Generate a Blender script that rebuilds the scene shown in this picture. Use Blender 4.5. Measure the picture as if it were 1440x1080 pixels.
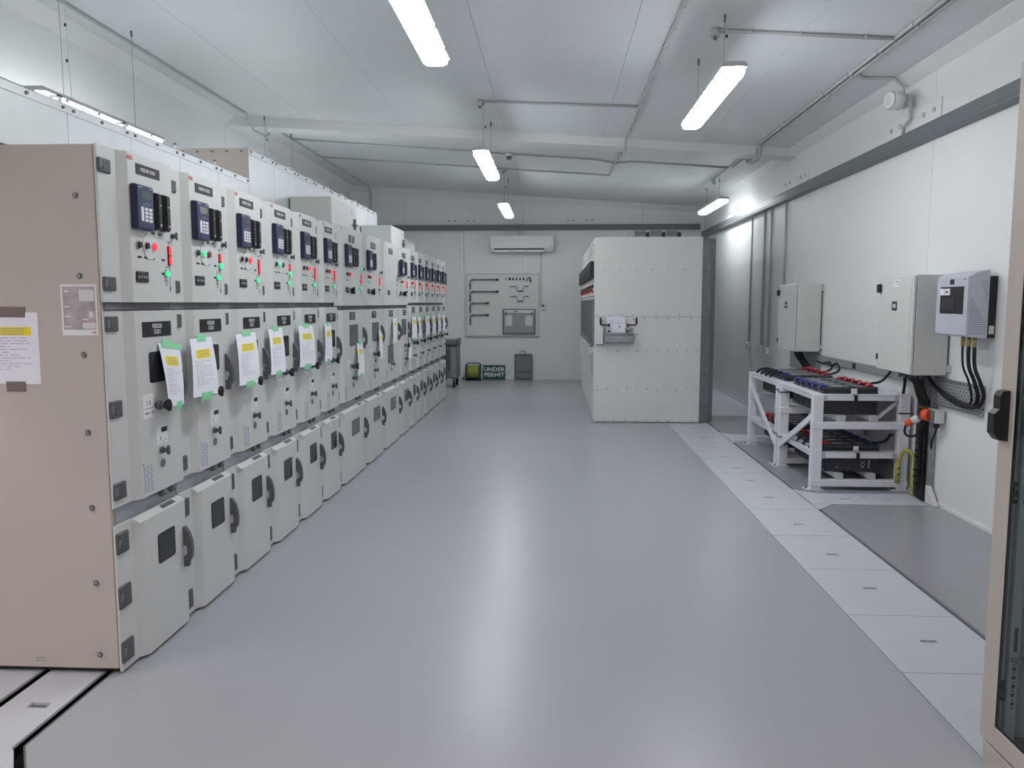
import bpy, math, random
from mathutils import Vector, Matrix
for o in list(bpy.data.objects): bpy.data.objects.remove(o, do_unlink=True)
SC = bpy.context.scene
COL = SC.collection
random.seed(7)
R = math.radians

# ------------------------------------------------ camera, world, exposure
cam = bpy.data.cameras.new('camera'); cam.sensor_width = 36.0; cam.lens = 28.0; cam.clip_start = 0.05
camo = bpy.data.objects.new('camera', cam); COL.objects.link(camo)
camo.location = (0, 0, 1.53); camo.rotation_euler = (R(90 - 5.81188), 0, R(3.0))
SC.camera = camo
w = bpy.data.worlds.new('world'); SC.world = w; w.use_nodes = True
w.node_tree.nodes['Background'].inputs[0].default_value = (0.75, 0.8, 0.9, 1)
w.node_tree.nodes['Background'].inputs[1].default_value = 0.25
SC.view_settings.view_transform = 'Standard'; SC.view_settings.look = 'None'
SC.view_settings.gamma = 1.0; SC.view_settings.use_curve_mapping = False
SC.view_settings.exposure = 0.0
LAMP = 30.5         # diffuser strength of a luminaire at full output

# ------------------------------------------------ materials
def s2l(c):
    return tuple(((v / 255.0) / 12.92 if v / 255.0 <= 0.04045 else ((v / 255.0 + 0.055) / 1.055) ** 2.4) for v in c)
def mat(name, rgb, rough=0.5, metal=0.0, var=0.0, scale=6.0, bump=0.0, bscale=300.0, spec=0.5, emit=None, es=0.0, coat=0.0, alpha=1.0):
    m = bpy.data.materials.new(name); m.use_nodes = True
    nt = m.node_tree; b = nt.nodes['Principled BSDF']
    c = s2l(rgb); b.inputs['Base Color'].default_value = (*c, 1)
    b.inputs['Roughness'].default_value = rough; b.inputs['Metallic'].default_value = metal
    b.inputs['Specular IOR Level'].default_value = spec
    b.inputs['Coat Weight'].default_value = coat
    if emit: b.inputs['Emission Color'].default_value = (*s2l(emit), 1); b.inputs['Emission Strength'].default_value = es
    if var or bump:
        g = nt.nodes.new('ShaderNodeNewGeometry')
    if var:
        n = nt.nodes.new('ShaderNodeTexNoise'); n.inputs['Scale'].default_value = scale; n.inputs['Detail'].default_value = 4
        nt.links.new(g.outputs['Position'], n.inputs['Vector'])
        r = nt.nodes.new('ShaderNodeMapRange'); r.inputs[1].default_value = 0.3; r.inputs[2].default_value = 0.7
        r.inputs[3].default_value = 1 - var; r.inputs[4].default_value = 1 + var
        nt.links.new(n.outputs[0], r.inputs[0])
        mx = nt.nodes.new('ShaderNodeVectorMath'); mx.operation = 'SCALE'; mx.inputs[0].default_value = c
        nt.links.new(r.outputs[0], mx.inputs['Scale']); nt.links.new(mx.outputs[0], b.inputs['Base Color'])
        r2 = nt.nodes.new('ShaderNodeMapRange'); r2.inputs[3].default_value = rough * (1 - var); r2.inputs[4].default_value = rough * (1 + var)
        nt.links.new(n.outputs[0], r2.inputs[0]); nt.links.new(r2.outputs[0], b.inputs['Roughness'])
    if bump:
        n2 = nt.nodes.new('ShaderNodeTexNoise'); n2.inputs['Scale'].default_value = bscale
        nt.links.new(g.outputs['Position'], n2.inputs['Vector'])
        bp = nt.nodes.new('ShaderNodeBump'); bp.inputs['Strength'].default_value = bump; bp.inputs['Distance'].default_value = 0.002
        nt.links.new(n2.outputs[0], bp.inputs['Height']); nt.links.new(bp.outputs[0], b.inputs['Normal'])
    return m
def dots_mat(name, rgb, dark, axes, pitch, radius, rough=0.4, metal=0.8):
    """sheet with a regular punched hole pattern; axes picks the two world axes in the sheet's plane"""
    m = mat(name, rgb, rough, metal)
    nt = m.node_tree; b = nt.nodes['Principled BSDF']
    g = nt.nodes.new('ShaderNodeNewGeometry'); sp = nt.nodes.new('ShaderNodeSeparateXYZ'); nt.links.new(g.outputs['Position'], sp.inputs[0])
    def M(op, a, bb=None):
        n = nt.nodes.new('ShaderNodeMath'); n.operation = op
        for i, v in enumerate((a, bb)):
            if v is None: continue
            if isinstance(v, (int, float)): n.inputs[i].default_value = v
            else: nt.links.new(v, n.inputs[i])
        return n.outputs[0]
    u = M('DIVIDE', sp.outputs[axes[0]], pitch); v = M('DIVIDE', sp.outputs[axes[1]], pitch)
    a = M('ADD', u, v); c = M('SUBTRACT', u, v)
    fa = M('SUBTRACT', M('FRACT', M('ADD', a, 100)), .5); fc = M('SUBTRACT', M('FRACT', M('ADD', c, 100)), .5)
    d = M('SQRT', M('ADD', M('MULTIPLY', fa, fa), M('MULTIPLY', fc, fc)))
    k = M('LESS_THAN', d, radius)
    mx = nt.nodes.new('ShaderNodeMix'); mx.data_type = 'RGBA'
    mx.inputs[6].default_value = (*s2l(rgb), 1); mx.inputs[7].default_value = (*s2l(dark), 1)
    nt.links.new(k, mx.inputs[0]); nt.links.new(mx.outputs[2], b.inputs['Base Color'])
    mt = M('MULTIPLY', M('SUBTRACT', 1.0, k), metal); nt.links.new(mt, b.inputs['Metallic'])
    return m

M = {}
M['wall'] = mat('wall_sheet', (228, 230, 230), 0.52, var=0.015, scale=1.5)
M['ceil'] = mat('ceiling_sheet', (224, 227, 229), 0.46, var=0.02, scale=1.0)
M['trim'] = mat('white_trim', (230, 231, 231), 0.45)
M['floor'] = mat('epoxy_floor', (166, 169, 175), 0.31, var=0.015, scale=1.2)
M['island'] = mat('epoxy_floor_island', (156, 157, 162), 0.30, var=0.03, scale=2.0)
M['tile'] = mat('trench_cover', (198, 200, 208), 0.5, var=0.02, scale=8)
M['pit'] = mat('trench_dark', (28, 28, 30), 0.8)
M['edge'] = mat('trench_edge_angle', (120, 122, 124), 0.4, metal=0.6)
M['beam'] = mat('grey_beam_paint', (104, 110, 114), 0.42)
M['ral'] = mat('light_grey_powder_coat', (206, 208, 205), 0.42, var=0.01, scale=5, bump=0.15, bscale=900)
M['cab'] = mat('white_panel_paint', (222, 223, 220), 0.45, var=0.01, scale=4)
M['beige'] = mat('beige_powder_coat', (190, 181, 172), 0.36, var=0.012, scale=3, bump=0.15, bscale=900)
M['galv'] = mat('galvanised_steel', (150, 156, 160), 0.42, metal=0.7, var=0.10, scale=14)
M['galvp'] = mat('pale_galvanised_duct', (212, 217, 219), 0.38, metal=0.15, var=0.03, scale=4)
M['zinc'] = mat('satin_zinc_plate', (166, 170, 177), 0.4, metal=0.25)
M['steel'] = mat('bright_steel', (190, 192, 194), 0.28, metal=0.9)
M['dgrey'] = mat('dark_grey_plastic', (84, 87, 90), 0.5)
M['mgrey'] = mat('mid_grey_metal', (120, 122, 124), 0.5, metal=0.3)
M['black'] = mat('black_plastic', (22, 22, 24), 0.42)
M['rubber'] = mat('black_rubber', (17, 17, 18), 0.6)
M['navy'] = mat('navy_plastic', (40, 50, 88), 0.38)
M['navyd'] = mat('navy_dark_side', (30, 36, 66), 0.4)
M['lcd'] = mat('relay_display', (48, 62, 62), 0.2)
M['white'] = mat('white_plastic', (232, 232, 232), 0.4)
M['offw'] = mat('off_white_plastic', (214, 214, 212), 0.4)
M['paper'] = mat('paper', (236, 235, 244), 0.7)
M['yellow'] = mat('yellow_label', (242, 220, 30), 0.6)
M['green_tape'] = mat('green_masking_tape', (136, 216, 162), 0.6)
M['ink'] = mat('pale_blue_ink', (176, 180, 196), 0.7)
M['inkd'] = mat('dark_ink', (70, 72, 80), 0.7)
M['inkb'] = mat('blue_ink', (140, 150, 176), 0.7)
M['plate'] = mat('black_engraved_plate', (20, 20, 24), 0.35)
M['plateg'] = mat('grey_engraved_plate', (72, 76, 76), 0.4)
M['text'] = mat('white_lettering', (232, 232, 232), 0.5)
M['win'] = mat('dark_window', (34, 38, 41), 0.16)
M['wing'] = mat('smoked_window', (88, 96, 97), 0.16)
M['redlit'] = mat('red_indicator_lit', (255, 60, 70), 0.3, emit=(255, 50, 66), es=1.1)
M['greenlit'] = mat('green_indicator_lit', (60, 220, 140), 0.3, emit=(40, 230, 140), es=0.9)
M['reddull'] = mat('red_indicator_off', (150, 70, 72), 0.3)
M['redlogo'] = mat('red_print', (214, 54, 62), 0.5)
M['redpl'] = mat('red_terminal_cover', (190, 34, 44), 0.4)
M['bluepl'] = mat('blue_terminal_cover', (44, 66, 130), 0.4)
M['orange'] = mat('orange_plug', (232, 88, 46), 0.45)
M['battery'] = mat('battery_case', (44, 45, 50), 0.45)
M['batlid'] = mat('battery_lid', (58, 60, 66), 0.35)
M['rackw'] = mat('white_rack_paint', (226, 227, 234), 0.4)
M['gy'] = mat('green_yellow_insulation', (178, 168, 84), 0.45)
M['gyg'] = mat('green_stripe_insulation', (120, 150, 80), 0.45)
M['brass'] = mat('brass_gland', (176, 152, 84), 0.35, metal=0.6)
M['pvc'] = mat('grey_pvc_conduit', (190, 191, 191), 0.42)
M['lampb'] = mat('luminaire_body', (190, 191, 191), 0.45)
M['lamp'] = mat('luminaire_diffuser', (255, 255, 255), 0.4, emit=(247, 252, 255), es=LAMP)
M['lampd'] = mat('dimmed_luminaire_diffuser', (255, 255, 255), 0.4, emit=(247, 252, 255), es=LAMP * 0.7)  # output turned down to soften the hot spot on the right wall
M['lampw'] = mat('warm_luminaire_diffuser', (255, 255, 255), 0.4, emit=(255, 244, 242), es=LAMP)
M['sign'] = mat('dark_green_sign', (22, 84, 70), 0.45)
M['ropey'] = mat('yellow_green_cord', (170, 176, 60), 0.7)
M['toolg'] = mat('grey_rod', (118, 120, 122), 0.4, metal=0.5)
M['gmat'] = mat('grey_mesh_sheet', (124, 126, 128), 0.55, var=0.05, scale=60)
M['frameg'] = mat('satin_grey_frame', (158, 160, 160), 0.45)
M['tapeg'] = mat('taupe_tape', (122, 108, 104), 0.6)
M['poster'] = mat('poster_photo', (176, 166, 170), 0.45, var=0.22, scale=26)
M['bluegrey'] = mat('silver_grey_casing', (190, 193, 204), 0.4)
M['perf'] = dots_mat('perforated_steel', (178, 181, 184), (66, 68, 72), (1, 2), 0.045, 0.25, metal=0.35)
M['perfx'] = dots_mat('perforated_casing_side', (184, 188, 200), (40, 42, 50), (0, 2), 0.016, 0.30, metal=0.0)
M['inner'] = mat('cabinet_inside', (168, 176, 178), 0.5)
gl = bpy.data.materials.new('tinted_glass'); gl.use_nodes = True
_n = gl.node_tree; _n.nodes.clear(); _o = _n.nodes.new('ShaderNodeOutputMaterial'); _x = _n.nodes.new('ShaderNodeMixShader')
_t = _n.nodes.new('ShaderNodeBsdfTransparent'); _t.inputs[0].default_value = (0.84, 0.89, 0.88, 1)
_g = _n.nodes.new('ShaderNodeBsdfGlossy'); _g.inputs['Roughness'].default_value = 0.01; _f = _n.nodes.new('ShaderNodeFresnel'); _f.inputs[0].default_value = 1.45
_q = _n.nodes.new('ShaderNodeNewGeometry'); _s = _n.nodes.new('ShaderNodeMath'); _s.operation = 'SUBTRACT'; _s.inputs[0].default_value = 1.0; _n.links.new(_q.outputs['Backfacing'], _s.inputs[1])
_m = _n.nodes.new('ShaderNodeMath'); _m.operation = 'MULTIPLY'; _n.links.new(_s.outputs[0], _m.inputs[0]); _n.links.new(_f.outputs[0], _m.inputs[1]); _n.links.new(_m.outputs[0], _x.inputs[0]); _n.links.new(_t.outputs[0], _x.inputs[1]); _n.links.new(_g.outputs[0], _x.inputs[2]); _n.links.new(_x.outputs[0], _o.inputs[0])
M['glass'] = gl

# ------------------------------------------------ mesh builder
_txt = {}
def text_geo(s, off=0.012):
    if (s, off) in _txt: return _txt[s, off]
    c = bpy.data.curves.new('t', 'FONT'); c.body = s; c.align_x = 'CENTER'; c.align_y = 'CENTER'; c.resolution_u = 2; c.offset = off
    o = bpy.data.objects.new('t', c); COL.objects.link(o)
    dg = bpy.context.evaluated_depsgraph_get(); dg.update()
    me = bpy.data.meshes.new_from_object(o.evaluated_get(dg))
    r = ([(v.co.x, v.co.y) for v in me.vertices], [tuple(p.vertices) for p in me.polygons])
    bpy.data.objects.remove(o, do_unlink=True); bpy.data.curves.remove(c); bpy.data.meshes.remove(me)
    _txt[s, off] = r; return r
class MB:
    def __init__(s): s.v = []; s.f = []; s.m = []; s.s = []; s.mats = []
    def mi(s, name):
        if name not in s.mats: s.mats.append(name)
        return s.mats.index(name)
    def face(s, idx, m, sm=False): s.f.append(tuple(idx)); s.m.append(s.mi(m)); s.s.append(sm)
    def box(s, x0, x1, y0, y1, z0, z1, m, c=0.0):
        if x1 < x0: x0, x1 = x1, x0
        if y1 < y0: y0, y1 = y1, y0
        if z1 < z0: z0, z1 = z1, z0
        n = len(s.v)
        if c <= 0:
            s.v += [(x, y, z) for x in (x0, x1) for y in (y0, y1) for z in (z0, z1)]
            for q in ((0, 1, 3, 2), (4, 6, 7, 5), (0, 4, 5, 1), (2, 3, 7, 6), (0, 2, 6, 4), (1, 5, 7, 3)): s.face([n + i for i in q], m)
            return s
        c = min(c, (x1 - x0) * .45, (y1 - y0) * .45, (z1 - z0) * .45)
        X = (x0, x1); Y = (y0, y1); Z = (z0, z1); id = {}
        for i in (0, 1):
            for j in (0, 1):
                for k in (0, 1):
                    dx, dy, dz = c * (1 - 2 * i), c * (1 - 2 * j), c * (1 - 2 * k)
                    id[i, j, k, 0] = len(s.v); s.v.append((X[i], Y[j] + dy, Z[k] + dz))
                    id[i, j, k, 1] = len(s.v); s.v.append((X[i] + dx, Y[j], Z[k] + dz))
                    id[i, j, k, 2] = len(s.v); s.v.append((X[i] + dx, Y[j] + dy, Z[k]))
        def add(q, nrm):
            a, b, cc = (Vector(s.v[q[t]]) for t in (0, 1, 2))
            if (b - a).cross(cc - a).dot(Vector(nrm)) < 0: q = q[::-1]
            s.face(q, m)
        for i in (0, 1):
            sg = 2 * i - 1
            add([id[i, 0, 0, 0], id[i, 1, 0, 0], id[i, 1, 1, 0], id[i, 0, 1, 0]], (sg, 0, 0))
            add([id[0, i, 0, 1], id[1, i, 0, 1], id[1, i, 1, 1], id[0, i, 1, 1]], (0, sg, 0))
            add([id[0, 0, i, 2], id[1, 0, i, 2], id[1, 1, i, 2], id[0, 1, i, 2]], (0, 0, sg))
            for j in (0, 1):
                sj = 2 * j - 1
                add([id[i, j, 0, 0], id[i, j, 1, 0], id[i, j, 1, 1], id[i, j, 0, 1]], (sg, sj, 0))
                add([id[i, 0, j, 0], id[i, 1, j, 0], id[i, 1, j, 2], id[i, 0, j, 2]], (sg, 0, sj))
                add([id[0, i, j, 1], id[1, i, j, 1], id[1, i, j, 2], id[0, i, j, 2]], (0, sg, sj))
                for k in (0, 1): add([id[i, j, k, 0], id[i, j, k, 1], id[i, j, k, 2]], (sg, sj, 2 * k - 1))
        return s
    def prism(s, poly, ax, a0, a1, m, mcap=None):
        """poly in the two axes other than ax (order: x<y<z), extruded along ax"""
        n = len(s.v); k = len(poly)
        def P(p, a):
            return (a, p[0], p[1]) if ax == 0 else (p[0], a, p[1]) if ax == 1 else (p[0], p[1], a)
        s.v += [P(p, a0) for p in poly] + [P(p, a1) for p in poly]
        ar = sum(poly[i][0] * poly[(i + 1) % k][1] - poly[(i + 1) % k][0] * poly[i][1] for i in range(k))
        fl = (ar < 0) ^ (ax == 1) ^ (a1 < a0)
        a = list(range(n, n + k)); b = list(range(n + k, n + 2 * k))
        s.face(a if fl else a[::-1], mcap or m); s.face(b[::-1] if fl else b, mcap or m)
        for i in range(k):
            j = (i + 1) % k; q = [a[i], a[j], b[j], b[i]]
            s.face(q[::-1] if fl else q, m)
        return s
    def cyl(s, p0, p1, r0, m, r1=None, n=12, caps=True):
        r1 = r0 if r1 is None else r1
        p0 = Vector(p0); p1 = Vector(p1); d = (p1 - p0).normalized()
        u = d.orthogonal().normalized(); v = d.cross(u); b = len(s.v)
        for p, r in ((p0, r0), (p1, r1)):
            for i in range(n):
                a = 2 * math.pi * i / n; s.v.append(tuple(p + (u * math.cos(a) + v * math.sin(a)) * r))
        for i in range(n):
            j = (i + 1) % n; s.face([b + i, b + j, b + n + j, b + n + i], m, True)
        if caps:
            s.face([b + i for i in range(n)][::-1], m); s.face([b + n + i for i in range(n)], m)
        return s
    def tube(s, pts, r, m, n=8, smooth_path=True, m2=None):
        pts = [Vector(p) for p in pts]
        if smooth_path and len(pts) > 2:
            out = []
            for i in range(len(pts) - 1):
                p0 = pts[max(i - 1, 0)]; p1 = pts[i]; p2 = pts[i + 1]; p3 = pts[min(i + 2, len(pts) - 1)]
                for t in range(5):
                    t /= 5.0
                    out.append(0.5 * ((2 * p1) + (p2 - p0) * t + (2 * p0 - 5 * p1 + 4 * p2 - p3) * t * t + (3 * p1 - p0 - 3 * p2 + p3) * t ** 3))
            out.append(pts[-1]); pts = out
        b = len(s.v); u = None
        for i, p in enumerate(pts):
            d = (pts[min(i + 1, len(pts) - 1)] - pts[max(i - 1, 0)]).normalized()
            u = d.orthogonal().normalized() if u is None else (u - d * u.dot(d)).normalized()
            v = d.cross(u)
            for k in range(n):
                a = 2 * math.pi * k / n; s.v.append(tuple(p + (u * math.cos(a) + v * math.sin(a)) * r))
        for i in range(len(pts) - 1):
            for k in range(n):
                j = (k + 1) % n
                mm = m2 if (m2 and k < n // 3) else m
                s.face([b + i * n + k, b + i * n + j, b + (i + 1) * n + j, b + (i + 1) * n + k], mm, True)
        e = b + (len(pts) - 1) * n
        s.face([b + k for k in range(n)][::-1], m); s.face([e + k for k in range(n)], m)
        return s
    def text(s, t, size, org, right, up, m, depth=0.0004, off=0.012):
        vs, fs = text_geo(t, off); n = len(s.v); org = Vector(org); right = Vector(right); up = Vector(up); nr = right.cross(up).normalized()
        s.v += [tuple(org + right * (x * size) + up * (y * size) + nr * depth) for x, y in vs]
        for f in fs: s.face([n + i for i in f], m)
        return s
    def mesh(s, name='mesh', off=(0, 0, 0)):
        me = bpy.data.meshes.new(name)
        ox, oy, oz = off
        me.from_pydata([(x - ox, y - oy, z - oz) for x, y, z in s.v], [], s.f)
        for k in s.mats: me.materials.append(M[k])
        me.polygons.foreach_set('material_index', s.m)
        me.polygons.foreach_set('use_smooth', s.s)
        me.update(); return me
def rrect(a0, a1, b0, b1, r, n=3):
    out = []
    for cx, cy, st in ((a1 - r, b1 - r, 0), (a0 + r, b1 - r, 90), (a0 + r, b0 + r, 180), (a1 - r, b0 + r, 270)):
        for i in range(n + 1):
            a = R(st + 90 * i / n); out.append((cx + r * math.cos(a), cy + r * math.sin(a)))
    return out
def tag(o, label=None, cat=None, group=None, kind=None):
    if label: o['label'] = label
    if cat: o['category'] = cat
    if group: o['group'] = group
    if kind: o['kind'] = kind
    return o
def thing(name, label, cat, loc, group=None):
    o = bpy.data.objects.new(name, None); COL.objects.link(o); o.location = loc; o.empty_display_size = 0.05
    return tag(o, label, cat, group)
def wloc(o):
    v = Vector((0, 0, 0))
    while o is not None: v += Vector(o.location); o = o.parent
    return v
def part(name, mb, parent, world=True, label=None, kind=None):
    """world=True: the builder holds world coordinates; else relative to the parent"""
    me = mb if isinstance(mb, bpy.types.Mesh) else mb.mesh(name, wloc(parent) if (world and parent) else (0, 0, 0))
    o = bpy.data.objects.new(name, me); COL.objects.link(o); o.parent = parent
    return tag(o, label, None, None, kind)
def solo(name, mb, label, cat, group=None, loc=None):
    """a thing that is one mesh; origin at the bottom centre of its box"""
    xs, ys, zs = zip(*mb.v)
    loc = ((min(xs) + max(xs)) / 2, (min(ys) + max(ys)) / 2, min(zs))
    o = bpy.data.objects.new(name, mb.mesh(name, loc)); COL.objects.link(o); o.location = loc
    return tag(o, label, cat, group)
def struct(name, mb, parent=None):
    o = bpy.data.objects.new(name, mb.mesh(name)); COL.objects.link(o); o.parent = parent
    if parent is None: o['kind'] = 'structure'
    return o
def dup(root, loc, label=None, group=None):
    r = root.copy(); COL.objects.link(r); r.location = loc
    if label: r['label'] = label
    if group: r['group'] = group
    def rec(a, b):
        for ch in list(a.children):
            c = ch.copy(); COL.objects.link(c); c.parent = b; rec(ch, c)
    rec(root, r); return r
_cache = {}
def cpart(name, key, fn, parent, label=None, loc=(0, 0, 0)):
    if key not in _cache:
        mb = MB(); fn(mb); _cache[key] = mb.mesh(name)
    o = bpy.data.objects.new(name, _cache[key]); COL.objects.link(o); o.parent = parent; o.location = loc
    return tag(o, label)

# ------------------------------------------------ the room
XL, XR, YB, YF = -4.10, 2.92, 15.95, -6.0
def cz(x): return 3.572 - 0.067 * x
fl = struct('floor', MB().box(XL - .1, XR + .1, YF - .1, YB + .1, -0.30, -0.07, 'pit'))
# poured floor areas (top z=0), leaving the cable trenches open
def poly_area(pts, m, name):
    part(name, MB().prism(pts, 2, -0.07, 0.0, m), fl)
TX0, TX1 = 1.454, 1.970
poly_area([(-1.590, YF), (TX0 - .004, YF), (TX0 - .004, YB), (-1.822, YB), (-1.822, 3.3), (-1.822, 2.53), (-1.590, 2.20)], 'floor', 'floor_area')
poly_area([(XL, 3.3), (-1.822, 3.3), (-1.822, YB), (XL, YB)], 'floor', 'floor_area')
poly_area([(XL, YF), (-1.592, YF), (-1.592, 2.195), (XL, 2.195)], 'floor', 'floor_area')
# dark islands between the trench covers on the right
poly_area([(2.000, 3.0), (XR, 3.0), (XR, 6.080), (2.150, 6.080), (2.000, 5.925)], 'island', 'floor_island')
poly_area([(1.990, 6.605), (2.145, 6.470), (XR, 6.470), (XR, 8.90), (2.13, 8.90), (1.990, 8.78)], 'island', 'floor_island')
poly_area([(1.990, 9.52), (2.13, 9.38), (XR, 9.38), (XR, 10.9), (1.990, 10.9)], 'island', 'floor_island')
poly_area([(1.990, YF), (XR, YF), (XR, 2.98), (1.990, 2.98)], 'island', 'floor_island')
def cover(x0, x1, y0, y1, slots=(), m='tile', chx=True):
    g = 0.0025; x0 += g; x1 -= g; y0 += g; y1 -= g
    mb = MB(); zt, zb = -0.003, -0.014
    xs = sorted(slots, key=lambda q: q[1])
    if not xs:
        mb.box(x0, x1, y0, y1, zb, zt, m)
    else:
        prev = y0
        for i, (cx, cy, hw, hh) in enumerate(xs):
            mb.box(x0, x1, prev, cy - hh, zb, zt, m)
            mb.box(x0, cx - hw, cy - hh, cy + hh, zb, zt, m)
            mb.box(cx + hw, x1, cy - hh, cy + hh, zb, zt, m)
            prev = cy + hh
        mb.box(x0, x1, prev, y1, zb, zt, m)
    for (cx, cy, hw, hh) in xs: mb.box(cx - hw, cx + hw, cy - hh, cy + hh, -0.045, -0.014, 'mgrey')
    part('trench_cover', mb, fl)
ys = [1.20, 1.88, 2.57, 3.264, 3.884, 4.568, 5.24, 5.92, 6.62, 7.20, 7.83, 8.28, 8.75, 9.45, 10.15, 10.9, 11.6, 12.3, 13.1, 13.9, 14.7, 15.4, YB]
for i in range(len(ys) - 1):
    a, b = ys[i], ys[i + 1]; cy = {3: 3.584, 4: 4.262, 5: 4.845, 6: 5.515, 7: 6.286, 8: 6.897, 9: 7.417, 10: 7.967, 11: 8.482, 12: 9.115}.get(i, (a + b) / 2)
    cover(TX0, TX1 + .006, a, b, [(1.712, cy, 0.036, 0.012)])
cover(1.984, 2.45, 6.095, 6.60 - .14, [(2.30, 6.27, 0.04, 0.014)]); cover(2.45, XR, 6.095, 6.465, [(2.62, 6.27, 0.04, 0.014)])
cover(1.984, XR, 8.91, 9.37, [(2.40, 9.14, 0.04, 0.014)])
for a, b in ((10.91, 11.5), (11.5, 12.25), (12.25, 13.0), (13.0, 13.8), (13.8, 14.6), (14.6, 15.4), (15.4, YB)):
    cover(1.99, XR, a, b, [(2.72, (a + b) / 2, 0.05, 0.016)])
part('trench_edge', MB().box(1.978, 1.999, 3.0, 5.92, -.05, -.012, 'edge'), fl)
for pts in ([(1.978, 5.935), (1.990, 5.935), (2.140, 6.092), (1.978, 6.092)], [(1.978, 6.462), (2.13, 6.462), (1.984, 6.59), (1.978, 6.59)],
            [(1.978, 8.80), (1.984, 8.80), (2.12, 8.908), (1.978, 8.908)], [(1.978, 9.372), (2.12, 9.372), (1.984, 9.50), (1.978, 9.50)]):
    part('trench_cover', MB().prism(pts, 2, -.014, -.003, 'tile'), fl)
# left trench with two covers in the foreground
part('trench_edge', MB().box(-1.832, -1.823, 2.53, 3.3, -0.05, -0.0008, 'edge'), fl)
part('trench_edge', MB().prism([(-1.832, 2.532), (-1.823, 2.532), (-1.592, 2.204), (-1.601, 2.204)], 2, -.05, -.0008, 'edge'), fl)
def slotcover(x0, x1, y0, y1, cx, cy, hw, hh, extra=None):
    mb = MB(); a, b = -.014, -.003
    mb.box(x0, x1, y0, cy - hh, a, b, 'tile').box(x0, x1, cy + hh, y1, a, b, 'tile').box(x0, cx - hw, cy - hh, cy + hh, a, b, 'tile').box(cx + hw, x1, cy - hh, cy + hh, a, b, 'tile').box(cx - hw, cx + hw, cy - hh, cy + hh, -.045, a, 'mgrey')
    if extra: mb.prism(extra, 2, a, b, 'tile')
    part('trench_cover', mb, fl)
slotcover(-2.098, -1.868, 2.523, 3.30, -1.962, 2.813, .038, .020, [(-2.098, 2.204), (-1.640, 2.204), (-1.852, 2.510), (-1.868, 2.523), (-2.098, 2.523)])
cover(-2.70, -2.135, 2.203, 3.30); cover(-3.30, -2.70, 2.203, 3.30); cover(XL, -3.30, 2.203, 3.30)

# walls: a backing slab and the sandwich panels that meet in recessed joints
wb = struct('wall_back', MB().box(XL - .1, XR + .13, YB + .012, YB + .15, -0.3, 4.2, 'wall'))
for a, b in ((XL, -2.97), (-2.97, -1.797), (-1.797, -.62), (-.62, .547), (.547, 1.73), (1.73, XR)):
    c = 0.0035
    part('wall_panel', MB().box(a + c, b - c, YB, YB + .012, 0.0, 3.95, 'wall', .002), wb)
wr = struct('wall_right', MB().box(XR + .012, XR + .15, YF, YB, -0.3, 3.9, 'wall'))
yy = [YF, -1.0, 2.94, 6.47, 10.0, 13.5, YB]
for a, b in zip(yy[:-1], yy[1:]):
    part('wall_panel', MB().box(XR, XR + .012, a + .003, b - .003, 0.0, 3.6, 'wall', .002), wr)
wl = struct('wall_left', MB().box(XL - .15, XL - .012, YF, YB, -0.3, 4.2, 'wall'))
yy = [YF, -1.0, 1.2, 3.4, 5.6, 7.8, 10.0, 12.2, 14.4, YB]
for a, b in zip(yy[:-1], yy[1:]):
    part('wall_panel', MB().box(XL - .012, XL, a + .003, b - .003, 0.0, 4.0, 'wall', .002), wl)
wf = struct('wall_front', MB().box(XL - .1, XR + .13, YF - .15, YF, -0.3, 4.2, 'wall'))
ce = struct('ceiling', MB().prism([(XL - .2, cz(XL - .2) + .03), (XR + .2, cz(XR + .2) + .03), (XR + .2, cz(XR + .2) + .2), (XL - .2, cz(XL - .2) + .2)], 1, YF - .15, YB + .15, 'ceil'))
xsj = [XL - .1, -3.0, -1.81, -0.615, 0.577, 1.765, XR + .05]
for a, b in zip(xsj[:-1], xsj[1:]):
    for y0, y1 in ((YF, 6.2), (6.2, 9.97), (9.97, YB)):
        c = 0.0013
        part('ceiling_panel', MB().prism([(a + c, cz(a)), (b - c, cz(b)), (b - c, cz(b) + .03), (a + c, cz(a) + .03)], 1, y0 + .0006, y1 - .0006, 'ceil'), ce)
# downstand across the ceiling
struct('trim_1', MB().prism([(XL, cz(XL) - .115), (XR, cz(XR) - .095), (XR, cz(XR) + .01), (XL, cz(XL) + .01)], 1, 9.97, 10.30, 'trim'))
# cornice angles
def cornice(name, pts, ax, a0, a1): struct(name, MB().prism(pts, ax, a0, a1, 'trim'))
zr = cz(XR); zl = cz(XL)
cornice('trim_2', [(XR - .005, zr - .07), (XR, zr - .07), (XR, zr + .02), (XR - .10, zr + .02), (XR - .10, zr + .003)], 1, YF, YB - .002)
cornice('trim_3', [(XL + .005, zl - .11), (XL, zl - .11), (XL, zl + .02), (XL + .13, zl + .02), (XL + .13, zl - .012)], 1, YF, YB - .002)
mb = MB(); n = 0
for x0, x1 in ((XL + .01, XR - .01),):
    a = [(x0, YB - .005, cz(x0) - .10), (x0, YB - .10, cz(x0) - .004), (x1, YB - .10, cz(x1) - .004), (x1, YB - .005, cz(x1) - .10),
         (x0, YB, cz(x0) - .10), (x0, YB, cz(x0) + .02), (x0, YB - .10, cz(x0) + .02), (x1, YB, cz(x1) - .10), (x1, YB, cz(x1) + .02), (x1, YB - .10, cz(x1) + .02)]
    mb.v += a
    mb.face((0, 1, 2, 3), 'trim'); mb.face((4, 0, 3, 7), 'trim'); mb.face((1, 6, 9, 2), 'trim'); mb.face((5, 4, 7, 8), 'trim'); mb.face((6, 5, 8, 9), 'trim')
struct('trim_4', mb)
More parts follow.
